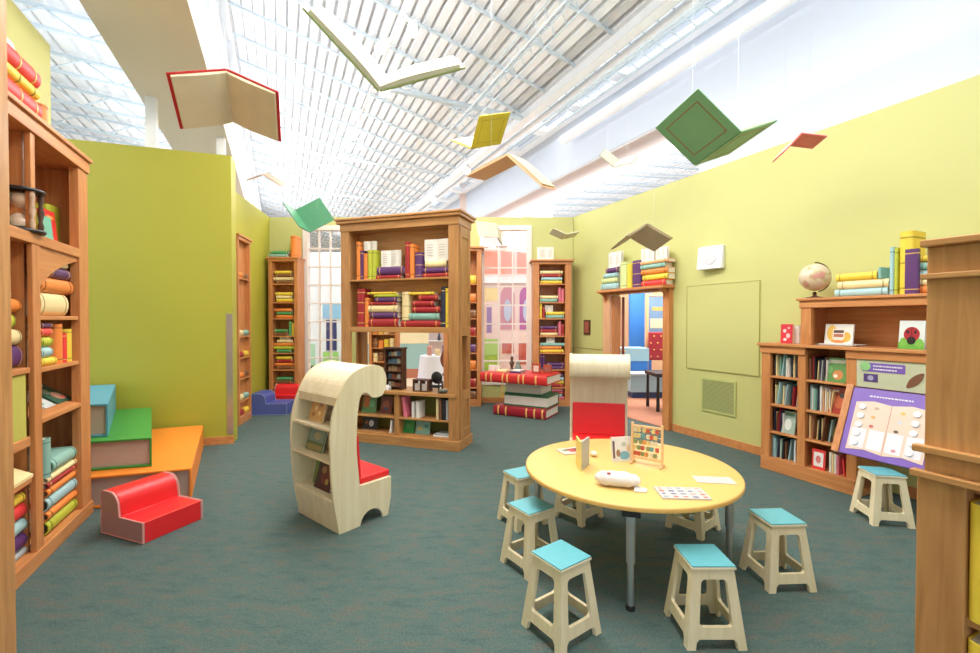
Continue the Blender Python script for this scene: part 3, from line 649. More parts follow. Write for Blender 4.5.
# top bay
LB(-2, 21, 2.161, .10, 'lime green', 'lime book under the orange one behind the hourglass', True, y=.10, bands=0); LB(-2, 20, 2.262, .09, 'orange', 'orange book on the lime one behind the hourglass', True, y=.10, bands=0); LB(0, 18, 2.353, .06, 'cream', 'cream book topping the pair behind the hourglass', True, y=.10, bands=0)
LB(52.5, 66, 2.161, .33, 'lime green', 'tall lime book standing upright behind the red one, top bay left bookcase', y=.16, depth=.2, bands=0)
display_book(FL, FL.px(55,.09), .09, 2.161, .16, .25, 'red book facing out behind the small green one, top bay', (.72,.03,.03), [('r',0,.8,.6,.1,(.8,.4,.1))], tilt=.1, thick=.04)
display_book(FL, FL.px(51,.04), .04, 2.161, .13, .17, 'small sea green book at the front of the top bay', (.16,.50,.38), [], tilt=.1, thick=.025)
t = thing('hourglass', 'large hourglass with black ends and patterned spindles on the left bookcase', 'hourglass', FL.w(FL.px(33,.02)+.0, .07, 2.161), FL.rz)
m = MB(); m.lathe([(.12,0),(.125,.01),(.12,.022)], 28); m.build('end_cap', BLACK, t, smooth=True); m = MB(); m.lathe([(.12,.0),(.125,.01),(.12,.022)], 28, (0,0,.30)); m.build('end_cap', BLACK, t, smooth=True); t.scale = (.95, .95, .86)
SP = flat((.55,.38,.26), .4, noise=.6, scale=35, name='patterned_wood')
for k in range(5):
    a_ = k*2*math.pi/5+.3; m = MB(); m.lathe([(.012,.022),(.018,.06),(.01,.1),(.02,.16),(.01,.22),(.018,.26),(.012,.30)], 12, (.098*math.cos(a_), .098*math.sin(a_), 0)); m.build('spindle', SP if k % 2 else DARKW, t, smooth=True)
m = MB(); m.lathe([(.01,.022),(.065,.04),(.07,.08),(.05,.12),(.012,.16),(.05,.20),(.07,.24),(.065,.28),(.01,.30)], 20); m.build('bulb', flat((.78,.62,.48), .2, name='sand_glass'), t, smooth=True)
t = thing('vase', 'pale pink rounded vase beside the left pillar, top bay', 'vase', FL.w(FL.px(2,.0)-.02, .10, 2.161), 0)
t.location = FL.w(FL.px(4,.02)-.05, .06, 2.42)
m = MB(); m.lathe([(.03,0),(.07,.03),(.085,.09),(.06,.15),(.03,.19),(.04,.21)], 20); m.build('body', flat((.80,.62,.52), .4, name='pink_ceramic'), t, smooth=True)

# near left pillar
pl = thing('pillar', 'tall oak pillar cut by the left edge of the picture', 'pillar', (-2.152-.15, 2.0-.05, 0), FL.rz)
m = MB(); m.box(-.10, .13, -.10, .12, 0, 3.5); m.build('shaft', OAK, pl, bevel=.006)

# ------------------------------------------------------------------ near right bookcase
fN = Frame((1.572, 1.605), (.427, -.904))
nb = thing('bookcase', 'blurred oak bookcase end with stepped mouldings at the right edge', 'bookcase', fN.w(0,0,0), fN.rz)
part(nb, 'post', OAK, [(-.018, .112, -.004, .06, 0, 1.04)])
part(nb, 'upper_panel', OAK, [(.0, 1.2, .0, .05, 1.05, 1.86)])
part(nb, 'side_panel', OAK, [(.0, .03, .055, .40, 0, 1.84)])
part(nb, 'back_panel', OAK, [(.03, 1.2, .40, .42, 0, 1.86)])
part(nb, 'cornice', OAKH, [(-.01, 1.24, -.03, .44, 1.86, 1.885)]); 
part(nb, 'moulding', OAKH, [(-.01, 1.24, -.025, .0, 1.745, 1.765)]); part(nb, 'moulding', OAKH, [(-.025, 1.24, -.03, .0, 1.125, 1.15)]); part(nb, 'moulding', OAKH, [(-.028, 1.24, -.035, .0, 1.035, 1.06)])
part(nb, 'shelf', OAKH, [(.10, 1.2, .06, .40, 1.0, 1.03)]); part(nb, 'shelf', OAKH, [(.10, 1.2, .02, .40, .55, .58)]); part(nb, 'shelf', OAKH, [(.10, 1.2, .02, .40, .08, .11)])
book(fN, .114, .180, .581, .40, 'yellow', 'tall yellow book at the right edge, upper shelf of the near bookcase', y=.0, depth=.28, bands=0, group='yellow play books at the right edge')
book(fN, .184, .26, .581, .36, 'orange', 'orange book behind the yellow one at the right edge, upper shelf', y=.0, depth=.28, bands=0, group='yellow play books at the right edge')
book(fN, .114, .180, .111, .40, 'yellow', 'yellow book at the right edge, lower shelf of the near bookcase', y=.0, depth=.28, bands=0, group='yellow play books at the right edge')
book(fN, .184, .26, .111, .36, 'bright red', 'red book at the right edge, lower shelf of the near bookcase', y=.0, depth=.28, bands=0, group='yellow play books at the right edge')

# ------------------------------------------------------------------ right wall bookcases and display
FU = Frame((2.937, 4.807), (.427, -.904))
def ux(p, y=0): return FU.px(p, y)
U = thing('bookcase', 'oak bookcase of four picture-book shelves with hutch against the right wall', 'bookcase', FU.w(0,0,0), FU.rz)
a0, a1, a2, a3, a4, a5 = 0, ux(770.5), ux(798), ux(806), ux(846.5), ux(857)
DU = .41
part(U, 'post', OAKR, [(a0, a1, 0, .05, .12, 1.30)]); part(U, 'post', OAKR, [(a2, a3, 0, .05, .12, 1.30)])
part(U, 'post', OAKR, [(a4, a5, 0, .05, .98, 1.25)])
part(U, 'side_panel', OAKR, [(a0, a0+.03, .05, DU, .12, 1.30)]); part(U, 'divider', OAKR, [(a2+.02, a3-.02, .05, DU-.02, .12, 1.30)]); part(U, 'side_panel', OAKR, [(a5-.03, a5, .05, DU, .0, 1.25)])
part(U, 'post', OAKR, [(a4, a5, .02, .05, .0, .98)])
part(U, 'back_panel', OAKR, [(a0+.03, a5-.03, DU-.02, DU, .12, 1.30)])
for z in (1.01, .71, .42):
    part(U, 'shelf', OAKRH, [(a1-.02, a2+.02, .01, DU-.02, z-.022, z)]); part(U, 'shelf', OAKRH, [(a3-.02, a4, .01, DU-.02, z-.022, z)])
part(U, 'plinth', OAKRH, [(a0, a5, -.005, DU-.02, 0, .14)])
xE = ux(990)
part(U, 'counter', OAKRH, [(-.03, xE, -.04, DU, 1.325, 1.355)])
part(U, 'fascia', OAKRH, [(-.01, a3, -.015, .02, 1.25, 1.325)]); part(U, 'fascia', OAKRH, [(a4, xE, -.015, .03, 1.25, 1.325)])
h0, h1 = ux(800.5), ux(811)
part(U, 'hutch_post', OAKR, [(h0, h1, .0, .05, 1.355, 1.72)]); part(U, 'hutch_side', OAKR, [(h0, h0+.03, .05, DU, 1.355, 1.72)])
part(U, 'hutch_back', OAKRH, [(h0+.03, xE, DU-.03, DU, 1.355, 1.72)]); part(U, 'hutch_top', OAKRH, [(h0-.03, xE, -.03, DU, 1.79, 1.815), (h0-.01, xE, -.01, DU, 1.72, 1.79)])
gu = 'thin picture books in the right wall bookcase'
pc = ['white','light blue','teal','black','brown','grey','red','cream','dark blue','white','peach','white','cream','light blue']
cnt = {}
for bay, (x0, x1) in enumerate(((a1+.004, a2-.01), (a3+.004, a4-.01))):
    for r_, z in enumerate((1.011, .711, .421, .141)):
        hm = [.24, .26, .25, .24][r_]; x = x0+.003; k = 0
        bayname = 'narrow bay, right wall' if bay == 0 else 'wider bay, right wall'
        stop = {(1,0): x0+.17, (1,1): x0+.21, (1,2): x0+.20, (1,3): x0-1, (0,2): x0+.12}.get((bay, r_), x1)
        nb_ = 0
        while x < stop-.014 and k < 12:
            t_ = random.uniform(.007, .016); c = random.choice(pc); hh = random.uniform(.19, hm)
            ln = random.choice([0, .02, .06, .12]) if k > 1 else 0
            if x+t_+hh*math.sin(ln) > x1: ln = 0
            if x+t_ > x1: break
            book(FU, x, x+t_, z, hh, c, f'thin {c} book, {ordn[k]} from left, {["top","second","third","bottom"][r_]} shelf, {bayname}', y=.04+random.uniform(0,.04), depth=.22, bands=0, lean=ln, group=gu, pages=PAGEW)
            x += t_+.002+(hh*math.sin(ln) if ln > .05 else .004); k += 1
def DP(a, b, z, h, lab, base, shapes, y=.06, **k): return dbk(FU, a, b, z, h, lab, base, shapes, y=y, **k)
DP(825, 846, 1.012, .23, 'jungle picture book with orange animal facing out on the top shelf, right bay', (.12,.30,.08), [('e',.1,.3,.5,.4,(.65,.25,.08)), ('e',.0,.25,.2,.15,(.8,.75,.6)), ('r',0,.85,.8,.14,(.7,.75,.6)), ('e',-.3,.5,.25,.3,(.2,.45,.15))], y=.05)
DP(829, 846, .712, .25, 'red picture book facing out on the second shelf, right bay', (.42,.05,.03), [('e',.05,.45,.6,.5,(.6,.14,.06)), ('e',.2,.7,.3,.2,(.1,.1,.1)), ('r',-.2,.85,.4,.08,(.8,.7,.5))], y=.07)
DP(828, 845, .422, .24, 'dark brown picture book facing out on the third shelf, right bay', (.09,.05,.03), [('e',0,.4,.5,.5,(.2,.16,.06)), ('e',.15,.7,.3,.2,(.3,.08,.04))], y=.09)
DP(781, 795, .422, .23, 'green and white picture book leaning on the third shelf, left bay', (.35,.45,.38), [('e',0,.4,.5,.5,(.7,.72,.66)), ('r',0,.85,.7,.1,(.1,.25,.15))], y=.05)
DP(780, 797, .711+.0, .24, 'teal picture book facing out behind the spines, second shelf, left bay', (.12,.22,.20), [('e',.1,.5,.5,.4,(.4,.4,.3))], y=.30, tilt=.05)
DP(813, 826, .142, .19, 'white picture book with red border on the bottom shelf, right bay', (.80,.05,.05), [('r',0,.5,.74,.72,(.85,.82,.8)), ('e',0,.5,.4,.4,(.7,.2,.2))], y=.04, tilt=.06)
for k in range(4):
    x = ux(828)+k*.022; book(FU, x, x+.017, .142, .19-.004*k, ['white','cream','white','pink'][k], f'{["white book first","cream book second","white book third","pink book fourth"][k]} in the row beside the red-bordered picture book', y=.04, depth=.2, bands=0, group=gu, pages=PAGEW)
book(FU, ux(842), ux(842)+.016, .142, .15, 'bright red', 'small red book alone at the right of the bottom shelf', y=.05, depth=.16, bands=0, lean=-.1, group=gu, pages=PAGEW)
book(FU, ux(784.5), ux(791), 1.356, .185, 'white', 'white book standing on the low counter beside the patterned red one', y=.14, depth=.12, bands=0, pages=PAGEW, group=gu)
DP(780.5, 792, 1.356, .20, 'red patterned picture book standing on the low end of the counter', (.70,.04,.07), [('e',-.15,.65,.3,.2,(.85,.7,.7)), ('e',.15,.4,.35,.25,(.85,.6,.6)), ('e',-.1,.2,.3,.15,(.85,.75,.7)), ('e',.2,.8,.2,.12,(.8,.5,.5))], y=.08, tilt=.04, thick=.02)
DP(824, 852, 1.372, .19, 'yellow and white cover picture book propped inside the hutch', (.80,.80,.74), [('e',-.25,.55,.35,.8,(.80,.50,.10)), ('e',.28,.35,.3,.5,(.85,.45,.08)), ('r',0,.5,.42,.5,(.80,.76,.65)), ('r',0,.62,.36,.14,(.12,.05,.05)), ('r',0,.42,.34,.16,(.45,.15,.10)), ('e',0,.12,.5,.14,(.75,.25,.05))], y=.12, tilt=.15, thick=.02)
book(FU, ux(815,.06), ux(853,.06), 1.356, .008, 'grey', 'flat grey magazine under the yellow and white picture book', True, y=.06, depth=.2, bands=0, pages=PAGEW, group=gu)
book(FU, ux(819,.07), ux(857,.07), 1.3645, .006, 'white', 'white magazine lying on the grey one inside the hutch', True, y=.07, depth=.18, bands=0, pages=PAGEW, group=gu)
DP(898, 924, 1.356, .24, 'square picture book with a large red ladybird on green leaves', (.74,.80,.78), [('r',0,.12,1,.24,(.15,.45,.06)), ('e',-.3,.25,.3,.3,(.20,.50,.08)), ('e',.3,.22,.35,.3,(.2,.5,.08)), ('e',0,.52,.62,.52,(.40,.02,.03)), ('e',0,.30,.34,.28,(.015,.012,.012)), ('e',-.15,.6,.12,.12,(.05,.01,.01)), ('e',.15,.6,.12,.12,(.05,.01,.01)), ('r',0,.56,.02,.44,(.05,.01,.01))], y=.07, tilt=.12, thick=.025)
book(FU, ux(926.5,.1), ux(930.5,.1), 1.356, .22, 'green', 'green book standing beside the ladybird picture book', y=.10, depth=.14, bands=0, group=gu)
# top of hutch
gt = 'big play books on the hutch top'; ZT = 1.816
def TB(a, b, z, h, c, lab, fl=False, y=.05, **k): return book(FU, ux(a,y), ux(b,y)-.001, z, h, c, lab, fl, y=y, depth=k.pop('depth', .22), group=gt, **k)
TB(834, 887, ZT, .07, 'light blue', 'light blue book lying lowest of three on the hutch', True)
TB(837, 888, ZT+.071, .075, 'cream', 'cream book lying in the middle of three on the hutch', True)
TB(835, 876, ZT+.147, .07, 'yellow', 'yellow book lying topmost of three on the hutch', True)
TB(877, 880.5, ZT+.147, .10, 'teal', 'tiny teal book standing on the cream one on the hutch', bands=0)
TB(888.5, 893, ZT, .41, 'light blue', 'light blue book standing beside the lying stack on the hutch')
TB(893.3, 897, ZT, .40, 'lime green', 'lime green book standing beside the tallest yellow one', bands=2)
TB(897.3, 912, ZT, .53, 'yellow', 'tallest yellow book standing on the hutch', bands=3)
TB(903.5, 917, ZT, .37, 'purple', 'purple book with pale bands standing in front of the yellow one', y=-.0, depth=.045, bands=2, bulge=.01)
for k, (t_, c) in enumerate(((.07,'orange'), (.06,'cream'), (.06,'light blue'), (.06,'teal'), (.05,'yellow'))):
    TB(918.5, 948, ZT+k*.066, t_-.003, c, f'{c} book {["at the bottom","second from bottom","in the middle","second from top","at the top"][k]} of the rightmost stack on the hutch', True)
g = thing('globe', 'antique style tabletop globe in pale pink and cream on the hutch', 'globe', FU.w(ux(815.5,.15), .13, ZT), 0)
def globe_mat():
    m, nt, b = newmat('globe_map'); tc = nt.nodes.new('ShaderNodeTexCoord'); n = nt.nodes.new('ShaderNodeTexNoise'); n.inputs['Scale'].default_value = 9; n.inputs['Detail'].default_value = 5
    nt.links.new(tc.outputs['Object'], n.inputs['Vector']); r = nt.nodes.new('ShaderNodeValToRGB'); e = r.color_ramp.elements
    e[0].position = .44; e[0].color = (.72,.58,.44,1); e[1].position = .62; e[1].color = (.66,.30,.24,1); x = e.new(.50); x.color = (.78,.62,.42,1); x = e.new(.55); x.color = (.55,.50,.25,1)
    nt.links.new(n.outputs['Fac'], r.inputs[0]); nt.links.new(r.outputs[0], b.inputs['Base Color']); b.inputs['Roughness'].default_value = .35; return m
m = MB(); m.ball((0,0,.21), .135, 16); m.build('sphere', globe_mat(), g, smooth=True)
m = MB(); pr = None
for i in range(25):
    an = R(-75)+R(165)*i/24; q = Vector((.143*math.cos(an)*.98, -.143*math.cos(an)*.2, .21+.148*math.sin(an)))
    if pr: m.tube(pr, q, .006, n=6)
    pr = q
m.build('meridian_arm', DARKW, g, smooth=True)
m = MB(); m.lathe([(.075,0),(.075,.01),(.03,.02),(.014,.035),(.02,.05),(.01,.065)], 20); m.build('stand', DARKW, g, smooth=True)

# sloping interactive panel
IP = thing('activity_station', 'purple sloping activity panel with open-book artwork and white round buttons', 'activity panel', FU.w(ux(857),0,0), FU.rz)
xw = xE-ux(857)
PUR = flat((.22,.12,.50), .35, noise=.05, name='purple_print')
part(IP, 'sign_board', flat((.60,.62,.42), .4, noise=.06, scale=5, name='pale_sign'), [(.0, xw, .0, .02, 1.00, 1.249)])
k_ = ux(990)-ux(857)
def spx(p): return ux(p)-ux(857)
def disc(m, x, z, r, y0, y1, mi=0, n=24): m.plate([(x+r*math.cos(2*math.pi*i/n), z+r*math.sin(2*math.pi*i/n)) for i in range(n)], [], lambda u, v, s: (u, y1 if s else y0, v), mi)
m = MB(); m.plate(roundpoly([(spx(863),1.145), (spx(906),1.145), (spx(906),1.222), (spx(863),1.222)], .01), [], lambda u, v, s: (u, -.003*s, v)); m.build('title_banner', PUR, IP)
m = MB(); disc(m, spx(866), 1.19, .04, -.003, -.006); m.build('badge', flat((.30,.62,.25), .4, name='green_badge'), IP)
m = MB(); m.box(spx(864.5), spx(878.5), -.004, 0, 1.055, 1.125); m.build('logo_plate', flat((.10,.06,.22), .4, name='logo'), IP)
m = MB(); disc(m, spx(871.5), 1.09, .022, -.0045, -.006); m.build('logo_ring', flat((.45,.42,.6), .4, name='logo_ring'), IP)
m = MB()
for zz, xa, xb in ((1.197, 874, 903), (1.168, 874, 897)):
    x = spx(xa)
    while x < spx(xb): wd = random.uniform(.008,.02); m.box(x, x+wd, -.006, -.003, zz-.006, zz+.006); x += wd+.005
m.build('title_text', WHITE, IP)
m = MB()
for q in range(14):
    t_ = q/13; r_ = .012+.02*math.sin(t_*math.pi); disc(m, spx(909)+t_*.09, 1.045+t_*.11, r_, -.0, -.003-.0002*q, n=10)
m.build('brown_creature', flat((.22,.09,.05), .5, name='creature'), IP)
e0 = .24; ztop = .985; zbot = .43; sl = math.atan2(e0, ztop-zbot); SL = math.hypot(e0, ztop-zbot)
S = Matrix.Translation((0, -.005, ztop)) @ Matrix.Rotation(-sl, 4, 'X')
def SB(m, x0, x1, d0, d1, t0, t1, mi=0): m.box(x0, x1, -t1, -t0, -d1, -d0, mi, S)
m = MB(); SB(m, .0, xw, 0, SL, 0, .03); m.build('sloping_board', PUR, IP, bevel=.003)
def sdisc(m, x, d, r, t0, t1, mi=0, n=20, sy=1): m.plate([(x+r*math.cos(2*math.pi*i/n), -d+sy*r*math.sin(2*math.pi*i/n)) for i in range(n)], [], lambda u, v, s: S @ Vector((u, -(t1 if s else t0), v)), mi)
m = MB(); mid = .30
for xa, xb in ((.045, mid), (mid, .56)): m.plate([(xa, -.13), ((xa+xb)/2, -.11), (xb, -.13), (xb, -.56), ((xa+xb)/2, -.54), (xa, -.56)], [], lambda u, v, s: S @ Vector((u, -(.033 if s else .03), v)))
m.build('book_artwork', flat((.80,.62,.50), .5, noise=.10, scale=8, name='page_print'), IP)
m = MB()
for j in range(4):
    SB(m, .06+j*.125, .165+j*.125, .36+.0*j, .53, .033, .0345)
m.build('white_squares', flat((.80,.78,.84), .4, name='white_print'), IP)
m = MB(); SB(m, mid-.002, mid+.002, .13, .56, .033, .0345); m.build('gutter_line', flat((.6,.3,.25), .5, name='gutter'), IP)
for j, d_ in enumerate((.17, .25, .33, .41, .49)):
    for x in (.10, .47):
        m = MB(); sdisc(m, x, d_, .026, .033, .045); m.build('button', WHITE, IP, bevel=.002)
for x, d_, c in ((.20,.17,(.55,.4,.3)), (.19,.25,(.8,.45,.15)), (.19,.33,(.6,.15,.12)), (.38,.18,(.85,.5,.1)), (.37,.26,(.6,.65,.75)), (.36,.34,(.15,.1,.08)), (.37,.50,(.65,.3,.35))):
    m = MB(); sdisc(m, x, d_, .016, .033, .035, sy=.8); m.build('picture', flat(c, .5, name='small_print'), IP)
m = MB(); x = .13
while x < .42: wd = random.uniform(.01,.025); SB(m, x, x+wd, .06, .072, .03, .032); x += wd+.006
m.build('caption_text', WHITE, IP)
m = MB(); m.hexa([S@Vector(v) for v in ((-.055,-.04,-SL-.0),(-.002,-.04,-SL-.0),(-.002,.03,-SL-.0),(-.055,.03,-SL-.0))], [S@Vector(v) for v in ((-.055,-.04,.02),(-.002,-.04,.02),(-.002,-.005,.02),(-.055,-.005,.02))]); m.build('side_rail', OAKR, IP)
m = MB(); m.box(.0, .03, -.0, .40, 0.0, .05); m.box(0, xw, .36, .40, .86, .98); m.build('mounting_rail', OAKRH, IP)

# ------------------------------------------------------------------ right wall fittings
FW = Frame(tuple(FR.w(0, -.001, 0))[:2], (.427, -.904))
def wx(p): return FW.px(p)
pan = thing('access_panel', 'large lime painted access panel outlined on the right wall', 'wall panel', FW.w(0,0,0), FW.rz)
x0, x1 = wx(687), wx(760); zt, zb = 2.07, .93
m = MB(); m.box(x0+.008, x1-.008, -.008, 0, zb+.008, zt-.008); m.build('panel', LIME_LIT, pan)
m = MB(); lw = .006
m.box(x0, x1, -.012, 0, zt-lw, zt); m.box(x0, x1, -.012, 0, zb, zb+lw); m.box(x0, x0+lw, -.012, 0, zb+lw, zt-lw); m.box(x1-lw, x1, -.012, 0, zb+lw, zt-lw); m.build('edge_trim', flat((.45,.42,.12), .5, name='olive_edge'), pan)
pan = thing('access_panel', 'narrow outlined wall panel behind the red seated chair', 'wall panel', FW.w(0,0,0), FW.rz)
x0, x1 = wx(574), wx(607); zt, zb = 1.08, .45
m = MB(); m.box(x0+.01, x1-.01, -.006, 0, zb+.01, zt-.01); m.build('panel', LIME_LIT, pan)
m = MB(); lw = .012
m.box(x0, x1, -.012, 0, zt-lw, zt); m.box(x0, x1, -.012, 0, zb, zb+lw); m.box(x0, x0+lw, -.012, 0, zb+lw, zt-lw); m.box(x1-lw, x1, -.012, 0, zb+lw, zt-lw); m.build('edge_trim', flat((.40,.26,.10), .5, name='brown_edge'), pan)
vt = thing('air_vent', 'square lime painted air vent low on the right wall', 'air vent', FW.w(0,0,0), FW.rz)
x0, x1 = wx(702), wx(737); zt, zb = .83, .39
m = MB(); m.box(x0, x1, -.015, 0, zt-.025, zt); m.box(x0, x1, -.015, 0, zb, zb+.025); m.box(x0, x0+.025, -.015, 0, zb+.025, zt-.025); m.box(x1-.025, x1, -.015, 0, zb+.025, zt-.025); m.build('frame', flat((.52,.56,.20), .5, name='vent_paint'), vt)
m = MB(); z = zb+.03
while z < zt-.03: m.box(x0+.025, x1-.025, -.010, -.002, z, z+.008); z += .016
m.build('grille', flat((.50,.54,.22), .5, name='vent_grille'), vt)
m = MB(); m.box(x0+.02, x1-.02, -.0018, 0, zb+.02, zt-.02); m.build('backing', flat((.25,.27,.12), .7, name='vent_dark'), vt)
sp = thing('wall_speaker', 'white square loudspeaker mounted high on the right wall', 'speaker', FW.w(wx(714), 0, 2.26), FW.rz)
m = MB(); m.hexa([(-.17,-.13,0.0),(.15,-.07,0.0),(.15,0,0.0),(-.17,0,0.0)], [(-.17,-.10,.30),(.15,-.04,.30),(.15,0,.30),(-.17,0,.30)]); m.build('cabinet', flat((.84,.84,.86), .4, name='white_plastic'), sp, bevel=.01)
m = MB(); m.plate([(-.01+.095*math.cos(2*math.pi*i/24), .15+.095*math.sin(2*math.pi*i/24)) for i in range(24)], [], lambda u, v, s: (u, (-.131+.1875*(u+.17)+.1*v) - (.007 if s else 0) , v)); m.build('grille', flat((.60,.60,.64), .5, name='speaker_grille'), sp)
pf = thing('framed_picture', 'small dark red framed picture near the back corner', 'picture', FW.w(wx(587.5), 0, 1.33), FW.rz)
m = MB(); m.box(-.09, .09, -.02, 0, 0, .27); m.build('frame', DARKW, pf)
m = MB(); m.box(-.06, .06, -.022, -.02, .03, .24); m.build('print', flat((.35,.10,.06), .5, noise=.5, scale=30, name='picture_print'), pf)

# doorway surround
dw = thing('door_surround', 'oak doorway surround with deep top shelf on the right wall', 'door frame', FW.w(0,0,0), FW.rz)
def W(n, mat, *bx): return part(dw, n, mat, bx)
xa, xb = dx0, dx1
W('pilaster', PEACHW, (xa-.17, xa, -.08, 0, 0, 2.03)); W('pilaster', OAKR, (xb, xb+.12, -.08, 0, 0, 2.03))
W('jamb', OAKR, (xa, xa+.03, -.02, .14, 0, 2.0)); W('jamb', OAKR, (xb-.03, xb, -.02, .14, 0, 2.0))
W('head_rail', OAKRH, (xa-.17, xb+.12, -.08, 0, 2.0305, 2.06)); W('top_shelf', OAKRH, (xa-.15, xb+.15, -.24, 0, 2.06, 2.10))
for x in (xa-.12, xb+.03):
    m = MB(); n = 8; o = [(0, 2.06), (-.15, 2.06)]+[(-.15+.15*math.sin(i/n*math.pi/2), 1.9+.16*math.cos(i/n*math.pi/2)-.01) for i in range(1, n+1)]
    m.plate(o, [], lambda u, v, s, x=x: (x+.05*s, u-.08, v)); m.build('corbel', OAKR, dw)
FD = Frame(tuple(FR.w(0, -.22, 0))[:2], (.427, -.904))
def DB(a, b, z, h, c, lab, fl=False, **k): return book(FD, FD.px(a,.02), FD.px(b,.02)-.001, z, h, c, lab, fl, y=.02, depth=.16, group='books on the doorway shelf', **k)
zz = 2.101
for k, (a, b, t_, c) in enumerate(((600.5,618,.11,'light blue'), (601.5,617,.09,'pale green'), (603,617,.075,'light blue'), (605.5,617.5,.09,'purple'))):
    DB(a, b, zz, t_-.004, c, f'{c} book {["lowest","second from bottom","second from top","topmost"][k]} of the left stack over the doorway', True); zz += t_
open_book(FD, FD.px(614.5,.06), zz, FD.px(621)-FD.px(608.5), .25, 'open book above the left stack over the doorway')
DB(618.8, 625.5, 2.101, .42, 'pale green', 'pale green book standing over the doorway')
DB(626, 630.5, 2.101, .38, 'yellow', 'yellow book standing over the doorway', bands=0)
DB(631, 639.5, 2.101, .41, 'purple', 'broad purple book standing over the doorway', bands=3)
zz = 2.101
for k, (a, b, t_, c) in enumerate(((641,665,.085,'bright red'), (642,667,.085,'yellow'), (640.5,667,.085,'orange'), (639.8,664,.07,'teal'), (640,667.5,.055,'peach'))):
    DB(a, b, zz, t_-.003, c, f'{c} book {["lowest","second from bottom","in the middle","second from top","topmost"][k]} of the right stack over the doorway', True); zz += t_
open_book(FD, FD.px(647.2,.06), zz, FD.px(654)-FD.px(641), .19, 'open book, left of two above the right stack over the doorway')
open_book(FD, FD.px(661,.06), zz, FD.px(667)-FD.px(656), .17, 'open book, right of two above the right stack over the doorway')

# room beyond the doorway (built on the wall's own axes)
def rr(mb, x0, x1, y0, y1, z0, z1, mi=0):
    b = [FR.w(x0,y0,z0), FR.w(x1,y0,z0), FR.w(x1,y1,z0), FR.w(x0,y1,z0)]; mb.hexa(b, [v+Vector((0,0,z1-z0)) for v in b], mi)
m = MB(); rr(m, -5.5, 5.5, .14, 5.4, .0, .012); rr(m, xa+.03, xb-.03, .0, .14, 0, .012); struct('floor_next_room', m, flat((.46,.20,.12), .9, noise=.15, scale=3, name='terracotta_carpet'))
m = MB(); rr(m, -5.5, 5.5, 5.0, 5.14, 0.012, 3.2); rr(m, -5.64, -5.5, .14, 5.14, .012, 3.2); struct('wall_next_room', m, flat((.86,.58,.34), .6, noise=.03, name='peach_paint'))
def PX(px, Y): return ((px-490)/445*Y, Y)
def room_thing(name, label, cat, px, Y, rz=None): return thing(name, label, cat, (*PX(px, Y), .012), FR.rz if rz is None else rz)
BLUE = flat((.04,.20,.62), .5, noise=.04, name='blue_paint'); LBL = flat((.30,.48,.58), .5, name='light_blue_laminate')
t = thing('partition', 'bright blue partition seen through the doorway', 'partition', (*PX(643, 11.0), .012), 0)
m = MB(); m.box(-.32, .22, 0, .12, 0, 2.25); m.build('board', BLUE, t); m = MB(); m.box(-.33, .23, -.01, .13, 2.25, 2.32); m.build('cap', LBL, t)
t = thing('door_leaf', 'dark red open door just inside the doorway', 'door', FR.w(xa+.06, .17, .012), R(74))
m = MB(); m.box(0, .80, -.02, .02, 0, 1.98); m.build('leaf', wood('red_door', (.16,.03,.02), (.25,.06,.03)), t, bevel=.004); m = MB(); m.tube((.72,-.05,1.0), (.72,.05,1.0), .015); m.build('handle', GOLD, t)
t = thing('counter_unit', 'blue cabinet with light blue top seen through the doorway', 'cabinet', (*PX(635, 9.6), .012), 0)
m = MB(); m.box(-.3, .28, 0, .5, 0, .70); m.build('body', BLUE, t); m = MB(); m.box(-.32, .30, -.02, .52, .70, .98); m.build('top', LBL, t)
t = thing('bench', 'long low light blue bench with dark blue plinth in the next room', 'bench', (*PX(652, 9.0), .012), 0)
m = MB(); m.box(-.42, .50, 0, .45, .12, .46); m.build('body', LBL, t, bevel=.01); m = MB(); m.box(-.38, .46, .03, .42, 0, .12); m.build('plinth', flat((.02,.05,.15), .5, name='navy'), t)
m = MB(); m.box(-.44, .52, -.02, .47, .46, .50); m.build('seat', flat((.45,.58,.66), .5, name='pale_blue_top'), t)
t = thing('wall_mural', 'blue and gold mural board with sandy shore in the next room', 'mural', (*PX(661, 10.0), .012), 0)
m = MB(); m.box(-.28, .34, 0, .06, 0.75, 2.12); m.build('board', flat((.16,.27,.45), .5, noise=.25, scale=6, name='mural'), t)
m = MB(); m.box(-.34, -.28, -.01, .07, 0.0, 2.18); m.box(.34, .40, -.01, .07, 0, 2.18); m.box(-.28, .34, -.01, .07, 2.12, 2.18); m.build('frame', PEACHW, t)
m = MB(); m.box(-.24, .30, -.005, 0, 1.40, 1.62); m.build('sand_strip', flat((.65,.58,.42), .6, name='sand'), t)
m = MB(); m.box(-.20, .26, -.005, 0, 1.80, 1.88); m.build('gold_lettering', GOLD, t)
t = thing('padded_back', 'tufted dark red upholstered back rest below the mural', 'upholstery', (*PX(661, 9.8), .012), 0)
m = MB(); m.box(-.26, .32, 0, .08, .70, 1.32); m.build('cushion', flat((.33,.02,.03), .5, name='red_leather'), t, bevel=.02)
for i in range(4):
    for j in range(4):
        m = MB(); m.ball((-.2+i*.15+(.07 if j % 2 else 0)-.02, -.004, .78+j*.15), .018, 6); m.build('tuft_button', GOLD, t, smooth=True)
t = thing('table', 'small black table beyond the doorway', 'table', (*PX(664, 7.75), .012), 0)
m = MB(); m.box(-.16, .5, -.1, .5, .60, .66); m.build('tabletop', BLACK, t)
for x in (-.12, .44):
    for y in (-.06, .44): m = MB(); m.tube((x,y,0), (x,y,.6), .03, .022); m.build('leg', BLACK, t, smooth=True)

